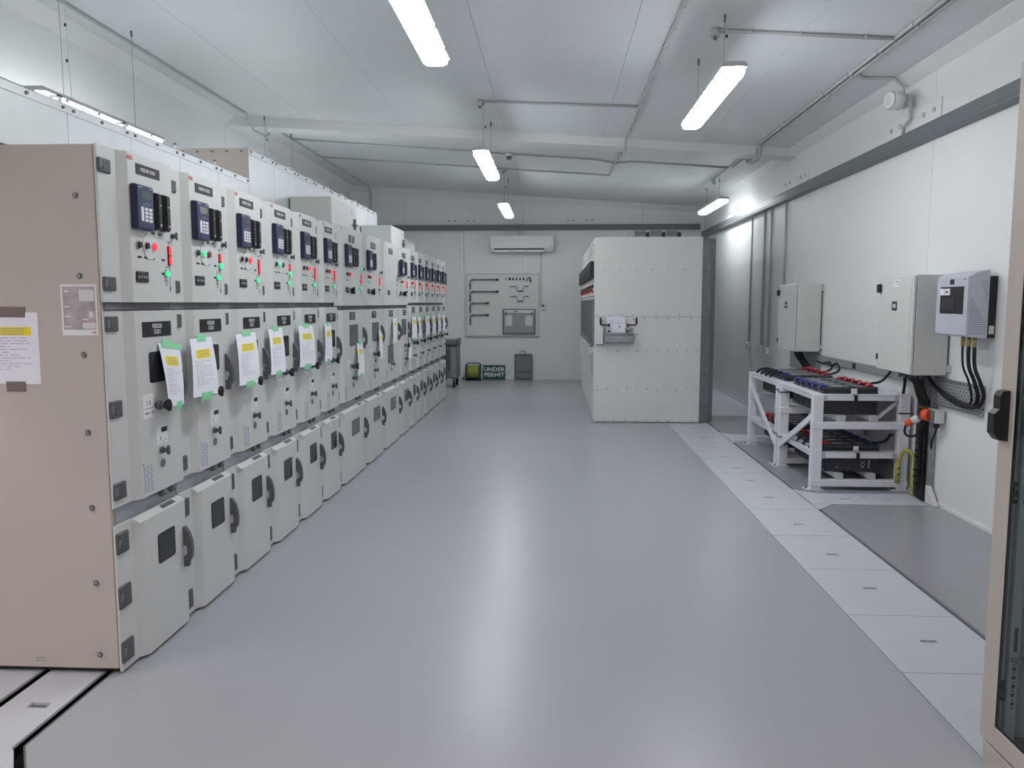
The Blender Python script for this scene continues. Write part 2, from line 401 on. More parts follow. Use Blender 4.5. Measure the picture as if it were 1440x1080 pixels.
# grey steel beams along the back and the right wall
mb = MB().box(XL, XR - .09, YB - .09, YB, 2.955, 3.060, 'beam', .004)
struct('trim_5', mb)
mb = MB().prism([(XR, 2.905), (2.85, 2.905), (2.85, 2.825), (2.838, 2.812), (2.838, 2.795), (2.862, 2.785), (XR, 2.785)], 1, YF, YB - .10, 'beam')
struct('trim_6', mb)
# vertical cover strips and floor angle
struct('trim_7', MB().box(-1.86, -1.80, YB - .012, YB, 0, 2.95, 'trim', .002).box(-1.80, -1.785, YB - .010, YB, 3.07, 3.62, 'trim').box(.54, .556, YB - .008, YB, 0, 2.95, 'trim').box(.54, .556, YB - .008, YB, 3.07, 3.44, 'trim'))
struct('baseboard_back', MB().box(XL, XR, YB - .012, YB, 0, .03, 'trim'))
struct('baseboard_right', MB().box(XR - .012, XR, YF, YB, 0, .025, 'trim'))
# patched bolt plates above the beams, each with four bolts
def boltplate(x0, x1, y0, y1, z0, z1, axis, lab):
    t = thing('wall_plate', lab, 'plate', ((x0 + x1) / 2, (y0 + y1) / 2, z0), 'bolt plates above the beams')
    part('plate', MB().box(x0, x1, y0, y1, z0, z1, 'trim', .002), t)
    for k in (.10, .27, .70, .88):
        if axis == 'y':
            p = (x0 + (x1 - x0) * k, y0, (z0 + z1) / 2); part('bolt', MB().cyl(p, (p[0], p[1] - .016, p[2]), .016, 'mgrey', n=8), t)
        else:
            p = (x0, y0 + (y1 - y0) * k, (z0 + z1) / 2); part('bolt', MB().cyl(p, (p[0] - .02, p[1], p[2]), .018, 'offw', n=8), t)
boltplate(-2.146, -1.509, YB - .012, YB, 3.086, 3.203, 'y', 'flat white bolt plate on back wall above beam, left of the pair')
boltplate(.209, .814, YB - .012, YB, 3.086, 3.205, 'y', 'flat white bolt plate on back wall above beam, right of the pair')
boltplate(XR - .012, XR, 6.35, 7.35, 2.93, 3.08, 'x', 'white bolt plate on right wall above beam beside the siren')
boltplate(XR - .012, XR, 9.5, 10.5, 2.93, 3.08, 'x', 'white bolt plate on right wall above beam, second from camera')
boltplate(XR - .012, XR, 12.8, 13.8, 2.93, 3.08, 'x', 'white bolt plate on right wall above beam, farthest from camera')

# ------------------------------------------------ luminaires
def luminaire(loc, label, L=1.70, lm='lamp'):
    x, y, z = loc
    t = thing('batten_light', label, 'light', loc, 'suspended batten lights')
    h = L / 2; wd = 0.082
    def body(mb):
        mb.prism([(-wd, .052), (wd, .052), (wd, .062), (wd - .014, .085), (-wd + .014, .085), (-wd, .062)], 1, -h, h, 'lampb')
        mb.box(-.035, .035, -h + .05, h - .05, .085, .10, 'lampb', .006)
    cpart('housing', 'lum_body%.2f' % L, body, t)
    def dif(mb):
        # bowed diffuser with rounded ends
        pr = [(-wd + .012, .052), (-wd + .003, .036), (-wd + .008, .014), (-wd + .032, .002), (0, 0), (wd - .032, .002), (wd - .008, .014), (wd - .003, .036), (wd - .012, .052)]
        rows = []
        for yv, sc in ((-h + .002, .55), (-h + .018, .82), (-h + .045, .96), (-h + .08, 1), (h - .08, 1), (h - .045, .96), (h - .018, .82), (h - .002, .55)):
            rows.append(len(mb.v)); mb.v += [(px * sc, yv, .052 - (.052 - pz) * (sc if sc < 1 else 1)) for px, pz in pr]
        k = len(pr)
        for a, b in zip(rows[:-1], rows[1:]):
            for i in range(k - 1): mb.face([a + i, b + i, b + i + 1, a + i + 1][::-1], lm, True)
        mb.face([rows[0] + i for i in range(k)], lm); mb.face([rows[-1] + i for i in range(k)][::-1], lm)
    cpart('diffuser', 'lum_dif%.2f%s' % (L, lm), dif, t)
    def clips(mb):
        for i in range(4):
            yv = -h + .25 + i * (L - .5) / 3
            for sx in (-1, 1): mb.box(sx * (wd - .004), sx * (wd + .006), yv - .02, yv + .02, .03, .07, 'lampb', .003)
    o = cpart('latch_clip', 'lum_clip%.2f' % L, clips, t); o['kind'] = 'stuff'
    zc = cz(x) - z
    for sy in (-1, 1):
        part('suspension_wire', MB().cyl((x, y + sy * (h - .35), z + .10), (x, y + sy * (h - .35), z + zc), .0016, 'mgrey', n=5)
             .cyl((x, y + sy * (h - .35), z + zc - .05), (x, y + sy * (h - .35), z + zc), .009, 'mgrey', n=8), t)
    yb = y - h + .40
    part('flex_cord', MB().cyl((x + .03, yb, z + .10), (x + .02, yb - .02, z + zc - .06), .0035, 'white', n=6)
         .cyl((x + .02, yb - .02, z + .6), (x + .02, yb - .02, z + .62), .008, 'black', n=6).cyl((x + .02, yb - .02, z + .35), (x + .02, yb - .02, z + .37), .008, 'black', n=6), t)
    return t
luminaire((-.745, 4.32, 3.0), 'lit white batten light nearest camera over the aisle, cut by top edge')
luminaire((-.745, 9.00, 3.0), 'lit white batten light over the aisle, middle of its row of three')
luminaire((-.79, 13.3, 3.0), 'lit white batten light over the aisle, nearest the back wall')
luminaire((1.16, 6.25, 3.0), 'lit white batten light right of centre, under the ceiling tee conduit')
luminaire((2.49, 12.95, 3.0), 'lit white batten light beside right wall behind the white switchgear', lm='lampd')
luminaire((-3.57, 6.30, 2.925), 'batten light seen edge on above the left metal duct')
luminaire((-3.57, 10.4, 2.925), 'batten light hidden behind the left metal duct further back')
luminaire((-.745, -0.3, 3.0), 'batten light over the aisle behind the camera', lm='lampw')
luminaire((1.16, -0.9, 3.0), 'added unseen batten light right of the aisle just behind the camera', lm='lampw')  # added out of view, set back to spare the right wall
luminaire((-3.57, 1.7, 3.0), 'added unseen batten light over the left wall behind the camera', lm='lampw')  # added out of view to light and warm the left foreground
luminaire((-.745, -4.3, 3.0), 'added unseen batten light over the aisle farthest behind the camera', lm='lampw')  # added out of view to brighten the beige end panel
luminaire((1.16, -4.0, 3.0), 'added unseen batten light on the right far behind the camera', lm='lampw')  # unseen fill, added so the near end panel gets light
luminaire((-3.3, -2.6, 3.0), 'added unseen batten light on the left far behind the camera', lm='lampw')  # added behind the view as front light for the near panel

# ------------------------------------------------ ceiling conduits
def conduit(pts, label, r=.0125, clips=(), name='conduit', boxes=(), drop=None, m='pvc'):
    xs = [p for p in pts]
    t = thing(name, label, 'conduit', pts[0], 'surface conduits')
    part('pipe', MB().tube(pts, r, m, n=8, smooth_path=False), t)
    if clips:
        mb = MB()
        for (p, d) in clips:
            dx, dy = (0.021, 0.006) if d == 'y' else (0.006, 0.021)
            if d == 'z': mb.box(p[0] - .004, p[0] + .016, p[1] - .028, p[1] + .028, p[2] - .009, p[2] + .009, 'pvc', .002)
            else: mb.box(p[0] - dx, p[0] + dx, p[1] - dy, p[1] + dy, p[2] - r - .002, p[2] + r, 'pvc', .002)
        part('saddle_clip', mb, t, kind='stuff')
    for b in boxes:
        part('junction_box', MB().cyl((b[0], b[1], b[2] - .045), (b[0], b[1], b[2] + .015), .034, 'pvc', n=14).cyl((b[0], b[1], b[2] - .065), (b[0], b[1], b[2] - .045), .014, 'mgrey', n=8), t)
    return t
def zc(x, r=.0125): return cz(x) - r - .001
def cl(x, y0, y1, st=.42):
    n = int((y1 - y0) / st); return [((x, y0 + st * (i + .5), zc(x)), 'y') for i in range(n)]
dz = .15
conduit([(.85, 1.0, zc(.85)), (.85, 9.85, zc(.85)), (.85, 9.945, zc(.85) - dz), (.85, 10.32, zc(.85) - dz), (.85, 10.45, zc(.85)), (.85, 12.72, zc(.85))],
        'long grey ceiling conduit running down the room right of centre', clips=cl(.85, 1.2, 9.8) + cl(.85, 10.6, 12.6))
conduit([(.85, 8.34, zc(.85)), (-.78, 8.5, zc(-.78))], 'cross conduit to the middle aisle light in front of downstand', boxes=[(-.78, 8.5, zc(-.78))])
conduit([(-3.65, 11.24, zc(-3.65)), (-.64, 11.40, zc(-.64)), (.55, 11.42, zc(.55)), (.85, 11.62, zc(.85)), (1.1, 11.42, zc(1.1)), (2.40, 11.45, zc(2.4))],
        'cross conduit spanning the whole ceiling just behind the downstand')
conduit([(-3.65, 12.61, zc(-3.65)), (.85, 12.72, zc(.85))], 'rearmost cross conduit to the back aisle light', boxes=[(-.80, 12.70, zc(-.8))])
conduit([(1.15, 6.03, zc(1.15)), (2.40, 6.01, zc(2.4))], 'cross conduit to the right hand light, nearest camera', r=.014, boxes=[(1.15, 6.03, zc(1.15))],
        clips=[((1.40, 6.02, zc(1.4)), 'x'), ((1.75, 6.02, zc(1.75)), 'x'), ((2.2, 6.01, zc(2.2)), 'x')])
for k, xx in enumerate((2.41, 2.455)):
    conduit([(xx, 1.0, zc(xx)), (xx, 9.85, zc(xx)), (xx, 9.945, zc(xx) - .14), (xx, 10.32, zc(xx) - .14), (xx, 10.5, zc(xx))] + [(xx, 12.6 - k * 1.2, zc(xx))],
            ('left' if k == 0 else 'right') + ' one of the twin conduits along the right of the ceiling', r=.014, clips=cl(xx, 1.2, 9.8, .6))
part_box = thing('junction_box', 'round junction box ending the right ceiling conduit over the rear light', 'box', (2.44, 12.6, zc(2.44) - .04))
part('box_body', MB().cyl((2.44, 12.6, zc(2.44) - .04), (2.44, 12.6, zc(2.44)), .034, 'pvc', n=14), part_box)
part('gland', MB().cyl((2.44, 12.6, zc(2.44) - .06), (2.44, 12.6, zc(2.44) - .04), .014, 'mgrey', n=8), part_box)
conduit([(-3.77, 1.0, zc(-3.77)), (-3.74, 9.75, zc(-3.74)), (-3.72, 9.94, zc(-3.7) - dz), (-3.70, 10.33, zc(-3.7) - dz), (-3.67, 10.5, zc(-3.67)), (-3.64, 15.80, zc(-3.64)), (-3.64, 15.93, zc(-3.64) - .10), (-3.64, 15.93, 2.0)],
        'long grey conduit along the left edge of the ceiling, down back wall', r=.014)
conduit([(2.455, 6.85, zc(2.45)), (2.55, 6.98, zc(2.55) + .002), (2.79, 6.95, zc(2.79)), (2.87, 6.95, 3.30), (2.875, 6.95, 3.24), (2.875, 6.80, 3.17), (2.875, 6.80, 3.02), (2.875, 6.92, 2.98), (2.875, 6.92, 2.905)],
        'grey conduit dropping from ceiling past the siren to beam', r=.0145)
sm = thing('smoke_detector', 'small white smoke detector on ceiling cross conduit', 'detector', (-.64, 11.40, zc(-.64) - .06))
part('detector_base', MB().cyl((-.64, 11.40, zc(-.64) - .03), (-.64, 11.40, zc(-.64) + .01), .05, 'white', n=16), sm)
part('detector_head', MB().cyl((-.64, 11.40, zc(-.64) - .075), (-.64, 11.40, zc(-.64) - .03), .028, 'mgrey', r1=.045, n=16), sm)
si = thing('siren', 'round white wall siren beside dropping conduit above grey beam', 'siren', (2.74, 6.90, 3.10))
part('horn', MB().cyl((2.80, 6.84, 3.165), (2.715, 6.815, 3.165), .072, 'white', n=24).cyl((2.715, 6.815, 3.165), (2.703, 6.8115, 3.165), .072, 'white', r1=.060, n=24).cyl((2.703, 6.8115, 3.165), (2.7015, 6.811, 3.165), .042, 'offw', n=24), si)
part('bracket', MB().cyl((2.80, 6.84, 3.165), (2.86, 6.86, 3.165), .014, 'white', n=8).box(2.845, 2.865, 6.82, 6.90, 3.11, 3.22, 'offw', .004), si)
for xx, y, zb, nm in ((2.905, 12.06, .935, 'farthest'), (2.905, 11.34, .935, 'second farthest'), (2.905, 11.0, .925, 'third farthest'), (2.905, 10.33, 1.745, 'nearest')):
    t = conduit([(xx, y, 2.79), (xx, y, zb)], 'grey vertical conduit on right wall, %s of four' % nm, r=.0135 if y != 11.34 else .018)
    if zb < 1: part('socket_outlet', MB().box(2.865, 2.92, y - .055, y + .055, zb - .085, zb + .01, 'offw', .006), t)
    else: pass

# ------------------------------------------------ left switchgear row
SX = -1.772                       # hinge strip plane; the raised door face is 3 cm further out
seams = [3.065, 3.618, 4.168, 4.72, 5.275, 5.83, 6.354, 7.236, 7.999, 8.886, 9.499, 10.047, 10.594, 11.142, 11.689, 12.237, 12.784]
kinds = ['a', 'b', 'a', 'b', 'a', 'a', 'w3', 'w2', 'wb', 'wn', 'c', 'c', 'c', 'c', 'c', 'c']
FX = .03
def door_prof(w, off0):
    return [(-.012, off0 + .004), (0.0 - .004, off0), (0.0, off0 + .004), (0.0, .134 + off0 * 0), (FX - .002, .169), (FX, .173), (FX, w - .008), (FX - .004, w - .004), (-.012, w - .004)]
def control_door(mb, w, z0, z1, o): mb.prism(door_prof(w, o), 2, z0, z1, 'ral')
def seam_gasket(mb, z0, z1): mb.box(-.012, .0008, .0002, .0034, z0, z1, 'black')  # black strip stands in for the dark gap between neighbouring doors
def hinge(mb, z0, z1, o):
    mb.box(-.006, .010, o + .002, o + .086, z0, z1, 'dgrey', .004)
    mb.box(.006, .013, o + .004, o + .022, (z0 + z1) / 2 - .016, (z0 + z1) / 2 + .016, 'mgrey', .003)
    mb.cyl((.009, o + .028, z0 + .012), (.009, o + .028, z1 - .012), .004, 'dgrey', n=6)
def swing_handle(mb, y, z0):
    p = [(FX, .190), (FX + .010, .188), (FX + .026, .165), (FX + .038, .125), (FX + .041, .085), (FX + .039, .050), (FX + .032, .030), (FX + .022, .026), (FX + .022, .0), (FX, .0), (FX, .050), (FX + .012, .052), (FX + .024, .066), (FX + .024, .084), (FX + .012, .100), (FX, .102)]
    mb.prism([(a, z0 + b) for a, b in p], 1, y - .012, y + .012, 'dgrey')
def tee_knob(mb, y, z, r=.014, L=.035, m='dgrey'):
    mb.cyl((FX, y, z), (FX + L, y, z), r * .7, m, n=10)
    mb.cyl((FX + L * .1, y, z), (FX + L * .35, y, z), r * 1.05, m, n=10)
    mb.box(FX + L * .8, FX + L * 1.15, y - r * .6, y + r * .6, z - r * 1.5, z + r * 1.5, m, .004)
def relay(mb, y, z, ns=2, big=False):
    # protection relay: navy housing with display, keypad and arrow keys
    mb.box(FX, FX + .024, y, y + .142, z - .184, z, 'navyd', .004)
    mb.box(FX + .022, FX + .031, y + .003, y + .139, z - .181, z - .003, 'navy', .004)
    x = FX + .0312
    mb.box(x, x + .001, y + .030, y + .118, z - .058, z - .026, 'lcd')
    mb.box(x, x + .0006, y + .01, y + .045, z - .014, z - .010, 'ink'); mb.box(x, x + .0006, y + .10, y + .13, z - .014, z - .010, 'ink')
    for i, (a, b) in enumerate(((.060, .080), (.075, .074), (.090, .080), (.075, .087), (.048, .084), (.104, .078))):
        mb.box(x, x + .001, y + a - .003, y + a + .003, z - b - .002, z - b + .002, 'ink')
    mb.box(x, x + .0015, y + .028, y + .048, z - .150, z - .092, 'white')
    for c in range(2):
        for r in range(4):
            mb.box(x, x + .0015, y + .058 + c * .034, y + .084 + c * .034, z - .105 - r * .0155, z - .093 - r * .0155, 'white')
    mb.cyl((x - .002, y + .035, z - .166), (x + .0015, y + .035, z - .166), .006, 'navyd', n=10)
def test_switch(mb, y, z):
    mb.box(FX, FX + .030, y, y + .050, z - .158, z, 'black', .005)
    mb.box(FX + .028, FX + .036, y + .008, y + .042, z - .152, z - .004, 'black', .004)
    mb.box(FX + .036, FX + .0366, y + .018, y + .032, z - .055, z - .050, 'ink'); mb.box(FX + .036, FX + .0366, y + .018, y + .032, z - .140, z - .132, 'ink')
def btn(mb, y, z, m, r=.016):
    mb.cyl((FX, y, z), (FX + .006, y, z), r * 1.12, 'steel', n=14); mb.cyl((FX + .006, y, z), (FX + .013, y, z), r * .82, m, n=14)
def meter(mb, y, z):
    mb.box(FX, FX + .006, y, y + .098, z - .045, z, 'black', .002)
    for i in range(4): mb.box(FX + .006, FX + .0068, y + .014 + i * .021, y + .022 + i * .021, z - .028, z - .017, 'ink')
    mb.box(FX + .006, FX + .0066, y + .02, y + .07, z - .008, z - .005, 'mgrey')
def plate2(mb, y0, y1, z0, z1, lines, m='plate', size=.022, x=FX):
    mb.box(x, x + .002, y0, y1, z0, z1, m)
    n = len(lines)
    for i, s in enumerate(lines):
        mb.text(s, size, (x + .002, (y0 + y1) / 2, z1 - (z1 - z0) * (i + .5) / n - (0 if n == 1 else (.004 if i == 0 else -.004)) ), (0, 1, 0), (0, 0, 1), 'text')
    if n > 1 and m == 'plate':
        for a in (y0 + .01, y1 - .01):
            for b in (z0 + .01, z1 - .01): mb.cyl((x + .002, a, b), (x + .003, a, b), .0035, 'mgrey', n=6)
def window(mb, y0, y1, z0, z1, m='win', fr=True):
    mb.prism(rrect(y0 - .006, y1 + .006, z0 - .006, z1 + .006, .014), 0, FX - .002, FX + .0015, 'black')
    mb.prism(rrect(y0, y1, z0, z1, .010), 0, FX + .001, FX + .0022, m)
def bx(m, x0, x1, y0, y1, z0, z1, c=0.0): return lambda mb: mb.box(x0, x1, y0, y1, z0, z1, m, c)

def cubicle(i):
    y0, y1 = seams[i], seams[i + 1]; w = y1 - y0; k = kinds[i]
    o = .0; wide = k[0] == 'w'; base = -3.05
    top = 2.146 if i < 6 else (2.165 if i < 10 else 2.178)
    ub, mt = (1.507, 1.470) if 6 <= i < 10 else (1.533, 1.497)
    mbot, lt = .700, .625
    ordn = ['nearest the beige end panel, nameplate FEEDER SS201', 'with nameplate FEEDER SS202, second from the beige end panel', 'third from the beige end panel, red button lit',
            'fourth from the beige end panel, green button lit', 'fifth from the beige end panel, red button lit', 'sixth from the beige end panel, beside the wide cubicles',
            'wide with three black test switches, first wide one', 'wide with black selector knob, second wide one', 'wide with blank upper door and small red mark',
            'last of the wide ones, beside the far narrow ones', 'narrow, sixth from the back wall end', 'narrow, fifth from the back wall end', 'narrow, fourth from the back wall end', 'narrow, third from the back wall end', 'narrow, second from the back wall end', 'narrow, last one nearest the back wall'][i]
    t = thing('switchgear_cubicle', 'grey switchgear cubicle ' + ordn, 'cabinet', (SX, y0, 0), 'left row of switchgear cubicles')
    key = '%s%.3f' % (k, w) + ('first' if i == 0 else '') if i not in (4, 5) else '%s%.3f_' % (k, w)
    def cp(name, fn, parent=t, tagk=None, label=None):
        return cpart(name, (name, key, tagk, top, ub), fn, parent, label)
    def body(mb):
        mb.box(base - SX, -.030, .03 if i == 0 else .002, w - .002, .012, 2.136, 'ral', .003)
        mb.box(-.030, -.012, .03 if i == 0 else .004, w - .004, ub - .032, mt + .036, 'mgrey')
    cp('body', body)
    cp('plinth', bx('black', base - SX + .02, -.02, .03 if i == 0 else .0, w, .0, .014))
    def catch(mb):
        mb.box(-.031, -.014, .032 if i == 0 else .006, w - .006, mbot - .09, mbot + .03, 'zinc')
        for a in (w - .16, w - .07):
            mb.box(-.014, .004, a, a + .036, mbot - .045, mbot + .002, 'mgrey', .003); mb.cyl((.004, a + .018, mbot - .022), (.007, a + .018, mbot - .022), .008, 'steel', n=8); mb.box(.004, .0045, a + .008, a + .028, mbot - .036, mbot - .008, 'dgrey')
        mb.box(-.014, .010, .27, .37, mbot - .014, mbot - .001, 'black')
        mb.cyl((-.014, .30, mbot - .065), (-.010, .30, mbot - .065), .006, 'steel', n=8)
    cp('latch_bracket', catch)
    # --- upper door
    cd = cp('control_door', lambda mb: control_door(mb, w, ub, top, 0))
    for a, b in ((2.040, 2.095), (1.577, 1.634)): cp('hinge', lambda mb: hinge(mb, a, b, 0), cd, a)
    ad = {'w3': .085, 'w2': -.02, 'wb': .13, 'wn': -.06}.get(k, 0.0); ry = .180 + ad
    if not wide or True:
        cp('logo_badge', lambda mb: mb.text('ABB', .026, (FX + .0002, .190, top - .022), (0, 1, 0), (0, 0, 1), 'redlogo'), cd)
    num = 'SS2%02d' % (i + 1)
    py = .236 + (w - .5535) * .5; pm = 'plate' if i < 6 else 'plateg'
    def np(mb):
        if i < 6: plate2(mb, py, py + .2, 2.066, 2.110, ['FEEDER ' + num], 'plate', .021)
        else: plate2(mb, py, py + .2, 2.045, 2.105, ['FEEDER', num], 'plateg', .020)
    part('nameplate', _mk(np), cd, world=False)
    red = k != 'b'
    if k != 'wb':
        cp('protection_relay', lambda mb: relay(mb, ry, 2.020), cd)
        for j in range(3 if k == 'w3' else 2):
            cp('test_switch', lambda mb: test_switch(mb, ry + .160 + j * .074, 2.002), cd, j)
        cp('push_button', lambda mb: btn(mb, .229 + ad, 1.773, 'black'), cd, 0)
        cp('push_button', lambda mb: btn(mb, .293 + ad, 1.773, 'black' if red else 'greenlit'), cd, 1)
        cp('push_button', lambda mb: btn(mb, .356 + ad, 1.773, 'redlit' if red else 'reddull', .018), cd, 2)
        cp('button_guard', lambda mb: mb.cyl((FX + .0005, .325 + ad, 1.773), (FX + .003, .325 + ad, 1.773), .058, 'offw', n=20), cd)
    def labs(mb):
        for a in (.219, .275, .33): mb.box(FX, FX + .001, a + ad, a + ad + .034, 1.718, 1.727, 'black')
        for a in (.34, .40): mb.box(FX, FX + .001, a + ad, a + ad + .030, 1.826, 1.834, 'black')
    if k != 'wb': cp('label_strips', labs, cd)
    sy = w - .0575; gyy = w - .093
    def mimic(mb):
        x0, x1 = FX, FX + .0008
        mb.box(x0, x1, sy - .0012, sy + .0012, 1.585, 1.70, 'black'); mb.box(x0, x1, sy - .0012, sy + .0012, 1.79, 1.805, 'black')
        mb.box(x0, x1, sy - .018, sy + .018, 1.803, 1.806, 'black')
        mb.prism([(sy - .006, 1.600), (sy + .006, 1.600), (sy, 1.578)], 0, x0, x1, 'black')
        mb.box(x0, x1, gyy, sy, 1.690, 1.6925, 'black'); mb.box(x0, x1, gyy - .001, gyy + .001, 1.625, 1.690, 'black')
        for a, h in ((.018, 1.625), (.012, 1.615), (.006, 1.606)): mb.box(x0, x1, gyy - a, gyy + a, h, h + .003, 'black')
        for a in (.425, .420): mb.box(x0, x1, w - .5535 + a, w - .5535 + a + .028, 1.715 if a > .422 else 1.655, 1.724 if a > .422 else 1.664, 'black')
    cp('mimic_diagram', mimic, cd)
    if k == 'wb':
        cp('indicator_lamp', lambda mb: mb.box(FX, FX + .008, sy - .012, sy + .012, 1.72, 1.735, 'reddull', .003).box(FX, FX + .006, sy - .005, sy + .005, 1.76, 1.80, 'black', .002), cd)
    else:
        dk = 'redlit'
        cp('indicator_lamp', lambda mb: mb.box(FX, FX + .005, sy - .014, sy + .014, 1.699, 1.785, 'black', .002).box(FX + .004, FX + .010, sy - .011, sy + .011, 1.745, 1.782, 'redlit', .003), cd, 'u')
        if k == 'b': cp('indicator_lamp', lambda mb: btn(mb, sy, 1.72, 'greenlit', .018), cd, 'l')
        else: cp('indicator_lamp', lambda mb: mb.box(FX + .004, FX + .010, sy - .011, sy + .011, 1.702, 1.738, 'redlit', .003), cd, 'l')
        cp('earth_lamp', lambda mb: btn(mb, gyy, 1.66, 'greenlit' if k in ('a', 'b', 'w3') else 'black', .016), cd)
        if k == 'w3': cp('indicator_lamp', lambda mb: btn(mb, sy, 1.83, 'greenlit', .015), cd, 't')
    cp('counter_display', lambda mb: meter(mb, .198 + ad, 1.662), cd)
    if k in ('w3', 'w2', 'wn'):
        cp('selector_switch', lambda mb: mb.box(FX, FX + .010, .345 + ad, .41 + ad, 1.612, 1.655, 'black', .003).box(FX + .01, FX + .034, .372 + ad, .384 + ad, 1.606, 1.665, 'black', .004), cd)
    cp('door_lock', lambda mb: tee_knob(mb, w - .022, 1.832, .012, .022), cd)
    # --- middle door
    bd = cp('breaker_door', lambda mb: mb.prism(door_prof(w, 0), 2, mbot, mt, 'ral'))
    for a, b in ((mt - .082, mt - .020), (1.066, 1.136), (.730, .800)): cp('hinge', lambda mb: hinge(mb, a, b, 0), bd, a)
    def np2(mb):
        if i < 6: plate2(mb, .229 + (w - .5535) * .5, .481 + (w - .5535) * .5, 1.384, 1.449, ['FEEDER', num], 'plate', .026)
        else: plate2(mb, .25 + (w - .5535) * .4, .44 + (w - .5535) * .4, mt - .085, mt - .018, ['FEEDER', num], 'plateg', .021)
    part('nameplate', _mk(np2), bd, world=False)
    ew = w - .5535
    if k == 'wb': wz0, wz1, wa, wb_ = .90, 1.075, .30, .58
    elif wide: wz0, wz1, wa, wb_ = 1.165, 1.335, .30 + (ew * .25), .58 + (ew * .25)
    else: wz0, wz1, wa, wb_ = 1.190, 1.312, .279, .434
    if k == 'wn': wa, wb_ = .19, .45
    wm = 'win' if i < 6 else 'wing'
    cp('window', lambda mb: window(mb, wa, wb_, wz0, wz1, wm), bd)
    cp('door_handle', lambda mb: swing_handle(mb, w - .028, 1.072 if i < 6 else 1.12), bd)
    if k != 'wb':
        ky, kz = (.315 + ew * .25, 1.085 if i < 6 else (1.04 if i != 6 else .99))
        cp('knob_label', lambda mb: mb.box(FX, FX + .001, ky - .109, ky - .017, kz - .05, kz + .055, 'white').text('1 0', .03, (FX + .001, ky - .063, kz + .015), (0, 1, 0), (0, 0, 1), 'inkd')
           .box(FX + .001, FX + .0014, ky - .10, ky - .025, kz - .008, kz - .006, 'inkd').box(FX + .001, FX + .0014, ky - .04, ky - .025, kz - .035, kz - .02, 'inkb').box(FX + .001, FX + .0014, ky - .095, ky - .06, kz - .03, kz - .025, 'inkd'), bd)
        cp('operating_knob', lambda mb: mb.cyl((FX, ky, kz), (FX + .05, ky, kz), .012, 'dgrey', n=10).cyl((FX + .012, ky, kz), (FX + .026, ky, kz), .020, 'dgrey', n=12)
           .cyl((FX + .045, ky, kz), (FX + .066, ky, kz), .019, 'black', n=14).box(FX + .05, FX + .070, ky - .006, ky + .006, kz - .026, kz + .026, 'black', .004), bd)
    la = .312 + ew * .35
    cp('indicator_label', lambda mb: mb.box(FX, FX + .001, la, la + .095, .906, .988, 'white').box(FX + .001, FX + .005, la + .040, la + .088, .958, .980, 'black', .002)
       .box(FX + .001, FX + .0015, la + .028, la + .034, .925, .940, 'inkd').box(FX + .001, FX + .0015, la + .07, la + .076, .918, .926, 'inkd').box(FX + .001, FX + .0015, la + .05, la + .056, .912, .918, 'inkd'), bd)
    cp('earthing_knob', lambda mb: tee_knob(mb, la + .031, .880, .014, .036), bd)
    cp('key_cover', lambda mb: mb.cyl((FX, la + .043, .820), (FX + .004, la + .043, .820), .019, 'mgrey', n=16), bd)
    def pr(mb):
        for c in range(3):
            for r in range(12):
                a = .186 + c * .028
                mb.box(FX, FX + .0004, a, a + .014 + ((r * 5 + c) % 3) * .005, .718 + r * .0098, .7225 + r * .0098, 'inkb')
        mb.box(FX, FX + .0004, .185, .192, .838, .846, 'inkd')
    cp('printed_table', pr, bd)
    # --- lower door
    dd = cp('cable_door', lambda mb: mb.prism(door_prof(w, 0), 2, .014, lt - .022, 'ral').box(-.012, 0, .003, .134, lt - .022, lt, 'ral')
            .prism([(-.012, lt - .022), (FX, lt - .022), (FX - .002, lt - .018), (0, lt), (-.012, lt)], 1, .134, w - .004, 'ral'))
    for g0, g1, gp in () if i == 0 else ((ub, top - .002, cd), (mbot, mt, bd), (.014, lt, dd)): cp('dark_door_seam', lambda mb: seam_gasket(mb, g0, g1), gp, g0)
    for a, b in ((.505, .593), (.275, .370), (.045, .136)): cp('hinge', lambda mb: hinge(mb, a, b, 0), dd, a)
    la2 = .285 + ew * .35; lw = .146 if not wide else .26
    cp('window', lambda mb: window(mb, la2, la2 + lw, .382, .505, wm), dd, 'l')
    cp('door_handle', lambda mb: swing_handle(mb, w - .028, .290), dd, 'l')
    cp('vent_slot', lambda mb: mb.prism([(.004, lt - .006), (FX - .008, lt - .018), (FX - .008, lt - .0125), (.004, lt - .0015)], 1, w - .20, w - .08, 'dgrey'), dd)
    return t
def _mk(fn):
    mb = MB(); fn(mb); return mb.mesh('nameplate')
for i in range(16): cubicle(i)

# beige end panel of the row
k = .9856
def pk(x, z): return (x * k, 1.53 + (z - 1.53) * k)
ep = thing('end_panel', 'large beige steel end panel closing the left row of switchgear', 'panel', (-2.4, 3.08, 0.02))
part('sheet', MB().box(-3.05, -1.790, 3.072, 3.088, .022, 2.144, 'beige', .003).box(-1.812, -1.790, 3.085, 3.094, .022, 2.144, 'beige'), ep)
for z in (1.954, 1.637, 1.321, 1.004, .690, .370, .061):
    for x in (-1.895, -2.90):
        X, Z = pk(x, z)
        part('bolt', MB().cyl((X, 3.072, Z), (X, 3.070, Z), .013, 'mgrey', n=12).cyl((X, 3.070, Z), (X, 3.060, Z), .009, 'steel', r1=.007, n=10).cyl((X, 3.060, Z), (X, 3.0595, Z), .004, 'black', n=6), ep)
X, Z = pk(-2.154, .036)
part('slot_mark', MB().box(X - .018, X + .018, 3.0715, 3.072, Z - .007, Z + .007, 'mgrey').box(X - .0155, X + .0155, 3.0712, 3.072, Z - .0045, Z + .0045, 'beige'), ep)
